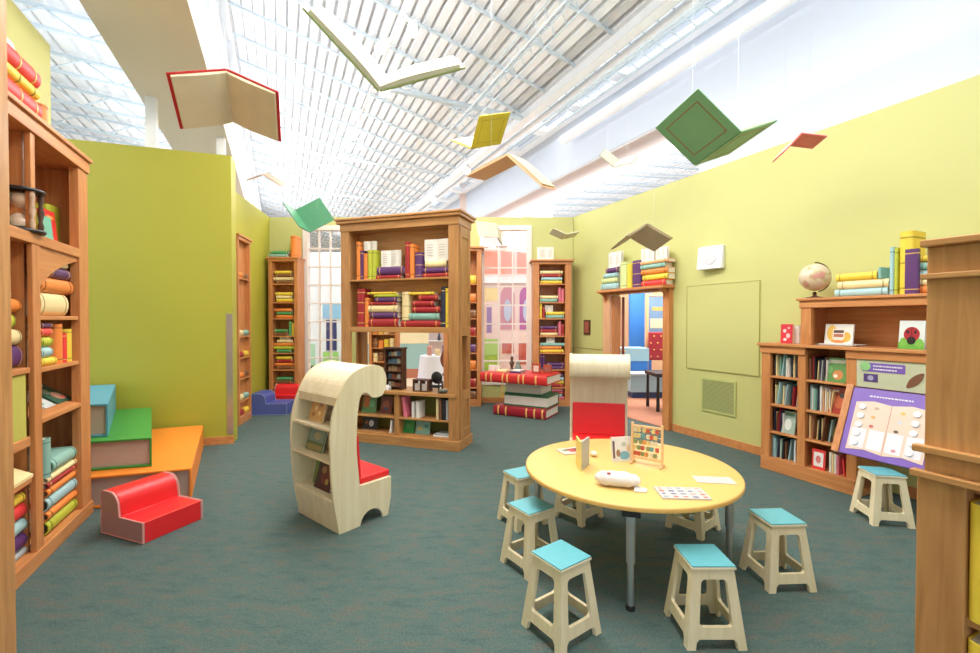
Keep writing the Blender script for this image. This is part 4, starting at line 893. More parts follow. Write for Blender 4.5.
# ------------------------------------------------------------------ curl reading chairs
def catmull(P_, n=5):
    out = []
    for i in range(len(P_)-1):
        p0 = P_[max(i-1,0)]; p1 = P_[i]; p2 = P_[i+1]; p3 = P_[min(i+2,len(P_)-1)]
        for j in range(n):
            t = j/n; out.append(tuple(.5*(2*p1[k]+(p2[k]-p0[k])*t+(2*p0[k]-5*p1[k]+4*p2[k]-p3[k])*t*t+(3*p1[k]-p0[k]-3*p2[k]+p3[k])*t**3) for k in (0,1)))
    out.append(P_[-1]); return out
outerC = [(0,0), (-.045,.27), (-.062,.46), (-.068,.75), (-.045,.90), (0,1.02), (.06,1.135), (.14,1.205), (.238,1.238)]
scroll = [(.238,1.238), (.324,1.243), (.39,1.215), (.43,1.15), (.43,1.07), (.40,1.0), (.355,.983), (.30,.985), (.27,1.01), (.238,1.031), (.2,1.02), (.178,.97), (.16,.85), (.153,.7), (.155,.56), (.17,.4), (.18,.31)]
prof = catmull(outerC)[:-1]+catmull(scroll)[:-1]+[(.18,.31), (.478,.31), (.475,.15), (.445,0), (.395,0)]+[(.29+.105*math.cos(R(a)), .0+.10*math.sin(R(a))) for a in range(15, 180, 15)]+[(.18,0)]
Wd = .61
def curl_chair(label, loc, rz):
    # local: x = profile direction (shelves at 0, seat at +), y = across
    t = thing('reading_chair', label, 'chair', loc, rz)
    for y0 in (0, Wd-.022):
        m = MB(); m.plate(prof, [], lambda u, v, s, y0=y0: (u, y0+.022*s, v)); m.build('side_panel', BIRCH, t)
    def strip(path, th, name, mat, y0=.022, y1=Wd-.022, sm=True):
        m = MB(); k = len(path); nn = []
        for i, p in enumerate(path):
            a = Vector(path[max(i-1,0)]); b = Vector(path[min(i+1,k-1)]); d_ = (b-a).normalized(); nn.append((p[0]+d_.y*th, p[1]-d_.x*th))
        for i in range(k-1):
            q = [path[i], path[i+1], nn[i+1], nn[i]]
            m.hexa([(a, y0, b) for a, b in q], [(a, y1, b) for a, b in q])
        return m.build(name, mat, t)
    top = [(.005,1.025), (.06,1.13), (.14,1.198), (.238,1.230), (.324,1.235), (.385,1.208), (.422,1.15), (.422,1.07), (.395,1.007), (.355,.991), (.30,.993), (.24,1.03)]
    strip(catmull(top, 4), .012, 'curved_top', BIRCHL)
    back = [(.20,1.03), (.165,.96), (.150,.85), (.143,.7), (.145,.56), (.160,.4), (.168,.3)]
    strip(catmull(back, 3), .012, 'back_board', BIRCHL)
    for z, x0 in ((.787, -.055), (.545, -.050), (.262, -.035)):
        m = MB(); m.box(x0, .14, .022, Wd-.022, z-.018, z); m.build('shelf', BIRCHL, t)
    m = MB(); m.hexa([(0.0,.022,0),(.012,.022,0),(.012,Wd-.022,0),(0.0,Wd-.022,0)], [(-.038,.022,.244),(-.026,.022,.244),(-.026,Wd-.022,.244),(-.038,Wd-.022,.244)]); m.build('kick_panel', BIRCHL, t)
    m = MB(); m.box(-.005, .012, .022, Wd-.022, .955, 1.02); m.build('head_board', BIRCHL, t)
    m = MB(); m.box(.19, .476, .022, Wd-.022, .295, .309); m.build('seat_board', BIRCHL, t)
    m = MB(); m.box(.458, .474, .022, Wd-.022, .12, .295); m.build('apron', BIRCHL, t)
    m = MB(); m.box(.195, .485, .03, Wd-.03, .31, .36); m.build('seat_cushion', RED, t, bevel=.012)
    m = MB(); m.hexa([(.185,.03,.362),(.215,.03,.362),(.215,Wd-.03,.362),(.185,Wd-.03,.362)], [(.172,.03,.70),(.19,.03,.70),(.19,Wd-.03,.70),(.172,Wd-.03,.70)]); m.build('back_cushion', RED, t, bevel=.006)
    return t
# profile axis (.676,.736); the far-left floor corner is the other side
axis = Vector((.64, .768, 0)).normalized(); rz1 = math.atan2(axis.y, axis.x)
curl_chair('pale plywood reading chair with scroll top and bookshelves in its back', (-1.123, 3.292, 0), rz1)
FK = Frame((-1.583, 3.625), (.768, -.64)); FK.o = Vector((-1.123, 3.292, 0))-FK.x*Wd
display_book(FK, .23, .02, .788, .21, .235, 'tan patterned picture book on the top shelf of the reading chair', (.72,.46,.20), [('r',0,.5,.86,.88,(.62,.34,.12)), ('e',-.2,.7,.2,.14,(.85,.7,.4)), ('e',.2,.6,.22,.16,(.35,.15,.05)), ('e',-.1,.45,.2,.15,(.85,.72,.4)), ('e',.2,.3,.2,.15,(.85,.65,.3)), ('e',-.22,.22,.2,.14,(.4,.15,.05)), ('r',0,.9,.5,.06,(.3,.1,.03))], tilt=.28)
display_book(FK, .20, .02, .546, .25, .20, 'green and grey picture book on the middle shelf of the reading chair', (.12,.20,.10), [('r',0,.62,.9,.5,(.22,.34,.32)), ('e',.05,.6,.4,.3,(.45,.42,.28)), ('r',0,.15,.9,.2,(.35,.30,.12)), ('r',0,.88,.6,.08,(.6,.6,.45))], tilt=.3)
display_book(FK, .33, .015, .263, .23, .23, 'dark picture book on the lowest shelf of the reading chair', (.03,.025,.03), [('e',.05,.5,.6,.6,(.16,.05,.04)), ('e',-.1,.65,.3,.25,(.35,.22,.12)), ('e',.2,.3,.2,.2,(.4,.3,.1)), ('r',0,.88,.6,.07,(.5,.4,.15))], tilt=.3)
display_book(FK, .19, .06, .263, .15, .20, 'small green picture book behind the dark one, reading chair bottom shelf', (.14,.26,.07), [('e',0,.5,.5,.5,(.35,.4,.12))], tilt=.22)
# second one behind the table facing the viewer
ax2 = Vector((-.20, -.98, 0)).normalized(); rz2 = math.atan2(ax2.y, ax2.x); yl = Vector((-ax2.y, ax2.x, 0))
base2 = Vector((1.17, 4.78, 0))-ax2*.22-yl*Wd/2
curl_chair('pale plywood reading chair with red cushions behind the yellow table', base2, rz2)

# ------------------------------------------------------------------ table
TC = (.949, 3.046)
tb = thing('round_table', 'low round yellow table with four metal legs', 'table', (*TC, 0), R(-15.8))
m = MB(); m.lathe([(.66,.568), (.695,.570), (.70,.576), (.70,.592), (.696,.598), (.690,.60)], 96); m.build('tabletop', [YELT], tb, smooth=True)
m = MB(); m.lathe([(.7003,.573), (.7012,.576), (.7012,.590), (.7003,.593)], 96); m.v = m.v; m.f = m.f[:-2]; m.mi = m.mi[:-2]; m.build('edge_band', flat((.90,.52,.14), .4, name='edge_band'), tb, smooth=True)
for a in (0, 90, 180, 270):
    lx_, ly_ = .63*math.cos(R(a)), .63*math.sin(R(a))
    m = MB(); m.tube((lx_,ly_,.26), (lx_,ly_,.53), .026, n=16); m.tube((lx_,ly_,.02), (lx_,ly_,.26), .019, n=16); lg = m.build('leg', STEEL, tb, smooth=True)
    m = MB(); m.box(lx_-.05, lx_+.05, ly_-.05, ly_+.05, .53, .567); m.build('bracket', BLACK, lg, bevel=.005); m = MB(); m.tube((lx_,ly_,0), (lx_,ly_,.025), .026, .024, n=14); m.build('foot', BLACK, lg, smooth=True)
# stools
def stool():
    t = thing('stool', '', 'stool')
    H = .372; bb = .146; tt = .102
    for k in range(4):
        M_ = Matrix.Rotation(R(90*k), 4, 'Z'); th = .018
        hole = roundpoly([(-.082,.105), (.082,.105), (.062,.325), (-.062,.325)], .022)
        out = [(-bb,0), (-.104,0)]+[(-.098,.035), (-.084,.05), (.084,.05), (.098,.035)]+[(.104,0), (bb,0), (tt,H), (-tt,H)]
        inn = .0
        m = MB(); m.plate(out, [hole], lambda u, v, s, M_=M_: M_ @ Vector((u*(1-(.04 if s else 0)), -(bb-(bb-tt)*v/H)+(th if s else 0), v))); m.build('side_frame', BIRCH, t)
    m = MB(); m.box(-.110, .110, -.110, .110, H, H+.012); m.build('seat_board', BIRCHL, t, bevel=.002)
    m = MB(); m.box(-.108, .108, -.108, .108, H+.012, H+.02); m.build('seat_top', TEALT, t, bevel=.002)
    return t
st0 = stool()
stools = [((1.10,2.275),0,'teal-topped plywood stool at the front right of the table'), ((1.77,2.73),3,'teal-topped stool standing clear of the table on its right'),
          ((3.14,3.55),-10,'teal-topped stool in front of the purple activity panel'), ((.367,2.285),36,'teal-topped stool nearest the viewer, front left of the table'),
          ((.27,2.90),35,'teal-topped stool left of the table, second from the viewer'), ((.255,3.52),30,'teal-topped stool at the left back of the table, mostly hidden'),
          ((.72,3.61),42,'stool tucked fully under the back left of the table'), ((1.56,3.40),38,'stool tucked under the back right of the table')]
for i, (p, a, l) in enumerate(stools):
    s = st0 if i == 0 else copy_tree(st0)
    s.location = (*p, 0); s.rotation_euler = (0, 0, R(a)); s['label'] = l; s['category'] = 'stool'; s['group'] = 'teal-topped stools'
# things on the table
ZS = .601
def onT(px, row):   # a point of the table top seen at column, row
    Y = 445*(1.6-.6)/(row-320); return ((px-490)/445*Y, Y)
x, y = onT(582, 472); FT = Frame((x, y), (math.cos(R(68)), math.sin(R(68))))
t = thing('picture_book', 'grey board book standing open on the table, seen edge-on', 'picture book', (x, y, ZS), R(60))
m = MB(); m.box(0, .17, 0, .012, 0, .19); m.build('front_board', flat((.45,.47,.48), .4, name='grey_board'), t)
m = MB(); m.box(0, .17, .0, .010, 0, .19, 0, Matrix.Rotation(R(28), 4, 'Z')); m.build('back_board', flat((.80,.68,.20), .4, name='yellow_board'), t)
def flatbook(name, label, cx, cy, rz, w_, h, th, base, shapes, cat='picture book'):
    t = thing(name, label, cat, (cx, cy, ZS), rz)
    m = MB(); m.box(-w_/2, w_/2, -h/2, h/2, 0, th); m.build('pages', flat(base, .35, name='print_paper'), t, bevel=.0008)
    for k, (x_, y_, a, b, c) in enumerate(shapes):
        m = MB(); m.box(x_*w_-a*w_/2, x_*w_+a*w_/2, y_*h-b*h/2, y_*h+b*h/2, th, th+.0006); m.build('printed_picture', flat(c, .4, name='print'), t)
    return t
rs = random.Random(5)
def scatter(n, cols, a=.12, b=.12): return [(rs.uniform(-.38,.38), rs.uniform(-.38,.38), rs.uniform(.4,1)*a, rs.uniform(.4,1)*b, rs.choice(cols)) for _ in range(n)]
def grid(nx, ny, cols, a, b): return [((i+.5)/nx-.5, (j+.5)/ny-.5, a*rs.uniform(.6,1), b*rs.uniform(.6,1), rs.choice(cols)) for i in range(nx) for j in range(ny)]
x, y = onT(683, 495); flatbook('activity_book', 'thick activity booklet with small pictures lying on the table front', x, y, R(-4), .27, .17, .008, (.60,.58,.58), grid(5, 4, [(.55,.15,.12),(.12,.14,.30),(.55,.5,.35),(.65,.35,.35),(.3,.35,.4)], .12, .14))
x, y = onT(715, 481); flatbook('paper_sheet', 'white paper strip with print lying at the right of the table', x, y, R(-8), .23, .12, .002, (.66,.62,.60), grid(6, 2, [(.6,.55,.55),(.7,.5,.45)], .10, .10), cat='paper')
x, y = onT(572, 452); flatbook('picture_book', 'red and white picture book lying at the left back of the table', x, y, R(20), .20, .14, .008, (.70,.62,.55), [(.1,0,.5,.6,(.45,.08,.08)), (-.25,.1,.2,.3,(.2,.25,.15)), (.25,.2,.15,.2,(.8,.7,.3))])
x, y = onT(613, 463); FTb = Frame((x, y), (.985, .17)); 
display_book(FTb, .078, .0, ZS, .15, .17, 'blue and white picture book propped beside the abacus', (.80,.79,.76), [('e',.1,.25,.5,.35,(.20,.45,.58)), ('e',-.2,.35,.2,.3,(.35,.2,.12)), ('e',.1,.7,.25,.2,(.5,.55,.5)), ('r',-.42,.5,.1,.7,(.15,.1,.1)), ('e',.3,.55,.15,.3,(.75,.55,.35))], tilt=.14, thick=.02)
x, y = onT(595, 458)
m = MB(); m.ball((0,0,.02), .028, 8, sc=(1,1,.7)); o = m.build('toy_egg', flat((.85,.75,.55), .5, name='cream_plastic'), smooth=True); o.location = (x, y+.02, ZS); tag(o, 'small cream toy egg beside the grey board book', 'toy')
# abacus
x, y = onT(632, 463); xb_, yb_ = onT(664, 469); ab_d = Vector((xb_-x, yb_-y, 0)); WA = ab_d.length; ra = math.atan2(ab_d.y, ab_d.x)
ab = thing('abacus', 'wooden frame abacus with coloured picture beads on the yellow table', 'abacus', (x, y, ZS), ra)
HA = .285; ABW = wood('light_toy_wood', (.80,.50,.24), (.90,.62,.34))
for x_ in (0, WA-.014):
    m = MB(); m.box(x_, x_+.014, -.01, .01, 0, HA); m.build('upright', ABW, ab, bevel=.002)
    m = MB(); m.box(x_, x_+.014, -.05, -.0105, 0, .014); m.box(x_, x_+.014, .0105, .05, 0, .014); m.build('foot', ABW, ab, bevel=.002)
for z in (.035, HA-.03): m = MB(); m.box(.014, WA-.014, -.008, .008, z, z+.014); m.build('crossbar', ABW, ab)
for r_ in range(5):
    z = .072+r_*.041; m = MB(); m.tube((.014,0,z), (WA-.014,0,z), .0025, n=6); m.build('rod', STEEL, ab)
    x_ = .018
    for b_ in range(7):
        if rs.random() < .14: x_ += .012
        c = rs.choice([(.75,.30,.08),(.12,.35,.38),(.80,.62,.25),(.25,.30,.12),(.80,.70,.5),(.60,.10,.06)])
        if x_+.024 > WA-.016: break
        m = MB(); m.box(x_, x_+.022, -.011, .011, z-.014, z+.014); m.build('bead', flat(c, .4, name='bead'), ab, bevel=.003); x_ += .0245
# white cloth toy
x, y = onT(618, 487)
t = thing('cloth_bundle', 'rolled white towel-like cloth bundle lying on the yellow table', 'cloth', (x, y, ZS), R(-14))
import bmesh
m = MB(); m.ball((0,0,0), 1, 20); bm_v = []
for v in m.v:
    X, Y_, Z_ = v; sx = abs(X)**.65*(1 if X > 0 else -1)
    r_ = 1+.10*math.sin(9*X+2*Y_)*.5+.06*math.sin(17*X+5*Z_)
    bm_v.append((sx*.135, Y_*.055*r_*(1+.15*X), .043+Z_*.043*r_*(1-.1*X)))
m.v = bm_v; m.build('cloth_body', flat((.76,.73,.70), .9, noise=.03, scale=30, name='white_cloth'), t, smooth=True)
m = MB(); m.hexa([(.09,-.075,.001),(.16,-.07,.001),(.17,-.02,.001),(.10,-.03,.001)], [(.09,-.075,.006),(.16,-.07,.006),(.17,-.02,.006),(.10,-.02,.022)]); m.build('loose_corner', flat((.74,.70,.66), .9, name='white_cloth'), t)
m = MB(); m.box(-.06, -.04, -.035, -.02, .078, .085); m.build('red_tag', flat((.5,.05,.06), .6, name='red_tag'), t)

# ------------------------------------------------------------------ foam sofas
def sofa(label, loc, rz, color, side, L=.44, Dp=.475, hb=.325, hs=.15, bt=.20):
    # local: x = front direction from back to seat edge, y = along the seat
    t = thing('foam_sofa', label, 'child sofa', loc, rz)
    pr_ = [(0,0), (0,hb-.03), (.02,hb)]+[(bt-.10+.10*math.sin(R(a)), hb-.10+.10*math.cos(R(a))) for a in range(0, 91, 15)]+[(bt+.01,hs), (Dp,hs), (Dp,0)]
    m = MB(); m.plate(pr_, [], lambda u, v, s: (u, .012+(L-.024)*s, v)); m.build('body', color, t, smooth=True, bevel=.004)
    for y0 in (0, L-.012):
        m = MB(); m.plate(pr_, [], lambda u, v, s, y0=y0: (u, y0+.012*s, v)); e = m.build('end_panel', side, t)
        m = MB(); yy = y0 if y0 == 0 else L
        for p, q in zip(pr_, pr_[1:]+pr_[:1]): m.tube((p[0], yy, max(.006,p[1])), (q[0], yy, max(.006,q[1])), .005, n=6)
        m.build('piping', flat((.75,.35,.30) if color is RED else (.3,.35,.6), .5, name='piping'), e, smooth=True)
    return t
P1 = Vector((-2.918,3.32,0)); P2 = Vector((-2.475,3.15,0)); d_ = (P2-P1)
sofa('bright red foam sofa with pink-grey ends beside the orange block', P1, math.atan2(d_.y, d_.x), RED, PINKG)
BLV = flat((.07,.10,.36), .5, name='blue_vinyl')
sofa('blue foam sofa in the far left corner', (-4.02, 7.42, 0), R(5), BLV, flat((.10,.13,.40), .5, name='blue_vinyl_end'), L=.42, Dp=.60, hb=.36, hs=.19, bt=.25)
sofa('red foam sofa behind the blue one in the far corner', (-3.90, 8.18, 0), R(-88), RED, flat((.6,.02,.02), .5, name='red_end'), L=.42, Dp=.24, hb=.43, hs=.25, bt=.14)

# ------------------------------------------------------------------ giant book steps
def giant_book(name, label, q, z0, z1, color, spine_edges=(1,2), th=.018, group=None):
    # q: four plan corners; page faces on the remaining edges
    c = sum((Vector((*p, 0)) for p in q), Vector())/4
    t = thing(name, label, 'giant book', (c.x, c.y, z0), 0, group)
    P_ = [Vector((*p, 0))-Vector((c.x, c.y, 0)) for p in q]; H = z1-z0
    m = MB(); up = Vector((0,0,1))
    m.hexa(P_, [p+up*th for p in P_]); m.hexa([p+up*(H-th) for p in P_], [p+up*H for p in P_])
    for e in spine_edges:
        a = P_[e]; b = P_[(e+1) % 4]; n_ = -(a+b).normalized()*th
        m.hexa([a+up*th, b+up*th, b+n_+up*th, a+n_+up*th], [a+up*(H-th), b+up*(H-th), b+n_+up*(H-th), a+n_+up*(H-th)])
    m.build('cover', color, t, bevel=.004)
    m = MB(); I = [p*.965 for p in P_]; m.hexa([p+up*(th+.001) for p in I], [p+up*(H-th-.001) for p in I]); return t, m
GP = flat((.50,.40,.34), .8, noise=.08, scale=4, name='grey_pink_pages')
def pagefin(tm, mat=None): tm[1].build('page_block', mat or GP, tm[0])
pagefin(giant_book('giant_book', 'orange giant step book lowest against the left wall', [(-3.62,3.66), (-2.67,3.96), (-3.62,5.60), (-4.75,5.15)], 0, .274, flat((.90,.27,.03), .45, name='orange_vinyl'), (1,2)))
pagefin(giant_book('giant_book', 'green giant step book lying on the orange one', [(-3.95,3.74), (-3.06,4.01), (-4.12,5.40), (-4.95,5.10)], .276, .537, flat((.05,.30,.05), .45, name='green_vinyl'), (1,2)))
pagefin(giant_book('giant_book', 'blue giant step book on top of the green one', [(-4.20,3.86), (-3.48,4.04), (-4.45,5.28), (-5.05,5.05)], .539, .837, flat((.10,.36,.50), .45, name='blue_vinyl_step'), (1,2)))

# ------------------------------------------------------------------ giant stacked books used as a table
REDB = flat((.50,.02,.03), .4, name='red_leather_cover')
def ribbed(name, label, o, L, Dp, z0, z1, cover, ribs, ang, spine=True):
    t = thing(name, label, 'giant book', (o[0], o[1], z0), ang)
    H = z1-z0; m = MB(); th = .02; g_ = MB()
    m.box(0, L, 0, Dp, 0, th); m.box(0, L, 0, Dp, H-th, H)
    if spine:
        n = 8
        for i in range(n):
            a0_ = math.pi*i/n; a1_ = math.pi*(i+1)/n
            pa = (-.03*math.sin(a0_), H/2-H/2*math.cos(a0_)); pb = (-.03*math.sin(a1_), H/2-H/2*math.cos(a1_))
            m.hexa([(0,.02,pa[1]),(0,pa[0],pa[1]),(0,pb[0],pb[1]),(0,.02,pb[1])], [(L,.02,pa[1]),(L,pa[0],pa[1]),(L,pb[0],pb[1]),(L,.02,pb[1])])
            for r_ in ribs:
                g_.hexa([(r_*L-.012,.01,pa[1]),(r_*L-.012,pa[0]-.006,pa[1]),(r_*L-.012,pb[0]-.006,pb[1]),(r_*L-.012,.01,pb[1])], [(r_*L+.012,.01,pa[1]),(r_*L+.012,pa[0]-.006,pa[1]),(r_*L+.012,pb[0]-.006,pb[1]),(r_*L+.012,.01,pb[1])])
    else: m.box(0, L, Dp-.02, Dp, th, H-th)
    m.build('cover', cover, t)
    if g_.v: g_.build('gold_ribs', flat((.85,.52,.16), .4, name='gold_rib'), t)
    m = MB(); m.box(.01, L-.01, .022 if spine else .01, Dp-.022, th+.001, H-th-.001); m.build('page_block', PAGEW, t)
    return t
ang = math.atan2(-.45, .837)
ribbed('giant_book', 'dark red giant book with gold ribs at the foot of the book table', (.07,7.53), .93, .62, 0, .16, flat((.36,.015,.03), .4, name='dark_red_cover'), (.1,.25,.65,.8,.95), ang)
ribbed('giant_book', 'green backed giant book second from the floor in the book table', (.23,7.56), .80, .54, .161, .35, flat((.03,.16,.07), .4, name='dark_green_cover'), (), ang, spine=False)
ribbed('giant_book', 'green giant book just under the red top of the book table', (.26,7.60), .66, .50, .351, .555, flat((.05,.20,.10), .4, name='mid_green_cover'), (), ang, spine=False)
gb = ribbed('giant_book', 'long bright red giant book with gold ribs topping the book table', (-.16,7.57), 1.20, .66, .556, .71, flat((.66,.03,.03), .4, name='bright_red_cover'), (.1,.18,.36,.43,.60,.67,.85), ang)
FG = Frame((-.16, 7.57), (.837+.044, -.45-.024)); zt_ = .711
t = thing('bookmark_tassel', 'gold bookmark with round charm hanging off the book table', 'bookmark', FG.w(.42, -.02, .30), FG.rz)
m = MB(); m.box(-.012, .012, .0, .006, .08, .25); m.build('ribbon', GOLD, t); m = MB(); m.plate([(.045*math.cos(R(a)), .05+.045*math.sin(R(a))) for a in range(0,360,20)], [], lambda u, v, s: (u, .008*s, v)); m.build('charm', GOLD, t)
open_book(FG, .12, zt_, .20, .10, 'small open book on the left end of the red book table', y=.25)
flat_items = [('cream','cream book lying on the book table, left of the purple one', .22, .40, .03), ('purple','purple book lying at the middle of the book table', .47, .68, .025)]
for c, l, a, b, h in flat_items: book(FG, a, b, zt_, h, c, l, True, y=.15, depth=.25, bands=0, group='books on the giant book table')
book(FG, .49, .66, zt_+.026, .02, 'white', 'white book lying on the purple one on the book table', True, y=.17, depth=.2, bands=0, group='books on the giant book table')
t = thing('figurine', 'dark brown standing figurine on the giant book table', 'figurine', FG.w(.36, .48, zt_), 0)
m = MB(); m.lathe([(.05,0),(.05,.02),(.02,.04),(.035,.10),(.045,.14),(.02,.18),(.03,.21),(.025,.24),(.005,.255)], 14); m.build('body', flat((.10,.05,.03), .5, name='bronze'), t, smooth=True)
t = thing('figurine', 'grey green squat figurine beside the dark brown one', 'figurine', FG.w(.47, .50, zt_), 0)
m = MB(); m.lathe([(.06,0),(.065,.03),(.05,.08),(.03,.12),(.04,.14),(.01,.17)], 14); m.build('body', flat((.20,.24,.2), .5, name='stone'), t, smooth=True)
for k, (xx, l) in enumerate(((.90, 'small red and white framed toy card at the right of the book table'), (1.06, 'small dark red framed toy card at the far right of the book table'))):
    t = thing('toy_card', l, 'toy card', FG.w(xx, .28+.1*k, zt_), FG.rz)
    m = MB(); m.box(-.07, .07, 0, .03, 0, .17-.03*k); m.build('frame', flat((.40,.07,.03), .5, name='red_wood'), t, bevel=.006)
    m = MB(); m.box(-.045, .045, -.004, 0, .03, .13-.03*k); m.build('picture', flat((.75,.6,.5) if k == 0 else (.3,.12,.1), .5, noise=.5, scale=50, name='card_print'), t)

# ------------------------------------------------------------------ seen through windows and passage
bd = thing('building_facade', 'pink and white play-town facade with arched windows beyond the right window', 'facade', (.35, 14, 0), 0)
m = MB(); m.box(-1.3, 1.6, 0, .3, 0, 5.9); m.build('wall', flat((.80,.62,.56), .6, noise=.03, name='pale_pink'), bd)
def fac(n, c, x0, x1, z0, z1, y=-.02): m = MB(); m.box(x0, x1, y, 0, z0, z1); return m.build(n, flat(c, .6, name='facade_paint'), bd)
for z0, z1 in ((4.25,4.85), (3.05,3.75)):
    for x0, x1 in ((-.55,-.1), (0,.40), (.5,.95)): fac('coral_panel', (.80,.30,.22), x0, x1, z0, z1)
fac('cornice', (.85,.80,.80), -1.2, 1.5, 3.9, 4.15, -.12); fac('cornice', (.85,.80,.80), -1.2, 1.5, 2.75, 2.95, -.12)
for x, c in ((.20,(.55,.22,.28)), (.80,(.42,.07,.30))):
    o = [(x-.22,1.3), (x+.22,1.3)]+[(x+.22*math.cos(R(a)), 2.35+.30*math.sin(R(a))) for a in range(0, 181, 15)]
    m = MB(); m.plate(o, [], lambda u, v, s: (u, -.03*s, v)); m.build('arched_window', flat(c, .4, name='arch_paint'), bd)
    m = MB(); m.plate([(x+.12*math.cos(R(a)), 1.9+.35*math.sin(R(a))) for a in range(0,360,20)], [], lambda u, v, s: (u, -.04*s-.03, v)); m.build('window_oval', flat((.45,.50,.66), .4, name='oval'), bd)
fac('purple_door', (.28,.15,.40), -.45, -.30, 1.2, 2.0); fac('yellow_panel', (.80,.62,.25), -.5, -.1, 2.2, 2.6)
fac('green_panel', (.35,.60,.05), -.60, -.05, -.0, 1.0, -.05); fac('red_panel', (.50,.10,.07), .03, .40, .55, .9); fac('red_panel', (.50,.10,.07), .55, .95, .2, .9)
bd2 = thing('building_facade', 'white play-town facade with navy door beyond the left window', 'facade', (-5.0, 13.2, 0), 0)
m = MB(); m.box(-1.2, 1.3, 0, .3, 0, 3.6); m.build('wall', flat((.74,.80,.84), .6, noise=.03, name='white_facade'), bd2)
def fac2(n, c, x0, x1, z0, z1, y=-.03): m = MB(); m.box(x0, x1, y, 0, z0, z1); return m.build(n, flat(c, .6, name='facade_paint'), bd2)
fac2('navy_door', (.02,.03,.14), .15, .45, .7, 1.6); fac2('sky_panel', (.25,.50,.70), .05, .6, 1.65, 2.1); fac2('lime_panel', (.30,.62,.15), .05, .5, 0, .65); fac2('navy_window', (.03,.04,.16), .62, .8, .5, 1.5); fac2('mint_tree', (.35,.65,.45), -.55, -.2, 0, .9); fac2('green_lawn', (.15,.35,.1), -.6, .1, 0, .25)
# gift shop through the passage
t = thing('low_wall', 'teal low wall with brown skirting beyond the central bookcase', 'partition', (-1.95, 12.3, 0), R(8))
m = MB(); m.box(-1.6, .25, 0, .15, .25, .95); m.build('panel', flat((.30,.50,.48), .6, name='sea_green'), t); m = MB(); m.box(-1.6, .25, -.02, .17, 0, .25); m.build('skirting', flat((.45,.16,.09), .6, name='brick_brown'), t)
m = MB(); m.box(-1.6, .25, -.01, .16, .95, 1.35); m.build('upper_panel', flat((.80,.70,.45), .6, name='cream_panel'), t)
t = thing('draped_table', 'table under a white cloth in the shop beyond the central bookcase', 'table', (-1.28, 10.6, 0), 0)
m = MB(); n = 40; vs = []
for zz, rr_ in ((.76, .36), (.755, .38), (.4, .41), (.02, .45)):
    for i in range(n):
        a_ = 2*math.pi*i/n; r_ = rr_*(1+(.05*math.cos(9*a_) if zz < .7 else 0)); vs.append((r_*math.cos(a_), r_*math.sin(a_), zz))
m.add(vs, [(k*n+i, k*n+(i+1) % n, (k+1)*n+(i+1) % n, (k+1)*n+i) for k in range(3) for i in range(n)]+[tuple(range(n))]); m.build('tablecloth', flat((.72,.76,.86), .8, name='white_cloth_blue'), t, smooth=True)
m = MB(); m.tube((0,0,0), (0,0,.75), .05); m.build('pedestal', DARKW, t)
for k, (dx, dy, hh, c, l) in enumerate(((-.15,-.1,.22,(.6,.3,.25),'small pink gift box on the white draped table'), (.05,-.15,.15,(.7,.55,.3),'small gold gift box on the white draped table'), (.2,0,.25,(.25,.2,.3),'dark purple gift box on the white draped table'))):
    t = thing('gift_box', l, 'box', (-1.28+dx, 10.6+dy, .762), R(20*k)); m = MB(); m.box(-.05, .05, -.05, .05, 0, hh-.03); m.build('box', flat(c, .5, name='gift'), t); m = MB(); m.box(-.053, .053, -.053, .053, hh-.03, hh); m.build('lid', flat(tuple(min(1,v*1.3) for v in c), .5, name='gift_lid'), t)
t = thing('shop_chair', 'round-backed brown chair beyond the central bookcase', 'chair', (-.80, 9.5, 0), R(15))
m = MB(); m.lathe([(.22,.42),(.23,.44),(.22,.46)], 20); m.build('seat', flat((.15,.05,.04), .5, name='chair_leather'), t, smooth=True)
m = MB(); m.ball((0,.18,.75), .24, 10, sc=(1,.22,1.1)); m.build('backrest', flat((.20,.06,.04), .5, name='chair_back'), t, smooth=True)
for sx_ in (-1, 1):
    for sy_ in (-1, 1): m = MB(); m.tube((sx_*.14, sy_*.14, .42), (sx_*.18, sy_*.18, 0), .018, .014); m.build('leg', DARKW, t, smooth=True)
FS = Frame((-2.62, 9.6), (1, 0))
tall_case('bookcase', 'honey oak shop bookcase seen through the left of the see-through opening', FS, .62, 2.2, .3, [.4,.7,1.0,1.3,1.6], p=.06)
for k, z in enumerate((.401,.701,1.001,1.301,1.601)):
    for j in range(4):
        c = ['yellow','cream','brown','orange'][(k+j) % 4]; book(FS, .08+j*.12, .08+j*.12+.10, z, .16+.02*((j+k) % 3), c, f'{c} book {ordn[j]} from left, shelf {["five","four","three","two","one"][k]} down, shop bookcase', depth=.18, bands=1, group='books in the shop bookcase')
t = thing('shop_shelf', 'white shop shelving with small goods beyond the draped table', 'shelf unit', (-1.25, 12.9, 0), 0)
m = MB(); m.box(-.7, .9, .3, .35, 0, 2.6); m.build('back_panel', flat((.78,.62,.60), .6, name='pink_panel'), t)
for z in (1.0, 1.4, 1.8, 2.2): m = MB(); m.box(-.7, .9, 0, .3, z-.02, z); m.build('shelf', WHITE, t)
for k in range(18):
    z = (1.0,1.4,1.8,2.2)[k % 4]; x_ = -.62+.33*(k//4)+rs.uniform(0,.1); hh = rs.uniform(.1,.25)
    m = MB(); m.lathe([(.04,0),(.05,hh*.3),(.03,hh*.7),(.02,hh)], 10); c = rs.choice([(.12,.10,.3),(.5,.2,.1),(.05,.05,.08),(.6,.5,.3),(.3,.35,.6)])
    o = m.build('shop_vase', flat(c, .4, name='goods'), smooth=True); o.location = (-1.25+x_, 13.05, z+.001)
    tag(o, 'small coloured vase on the white shop shelving beyond the draped table', 'vase', 'vases on the shop shelving')

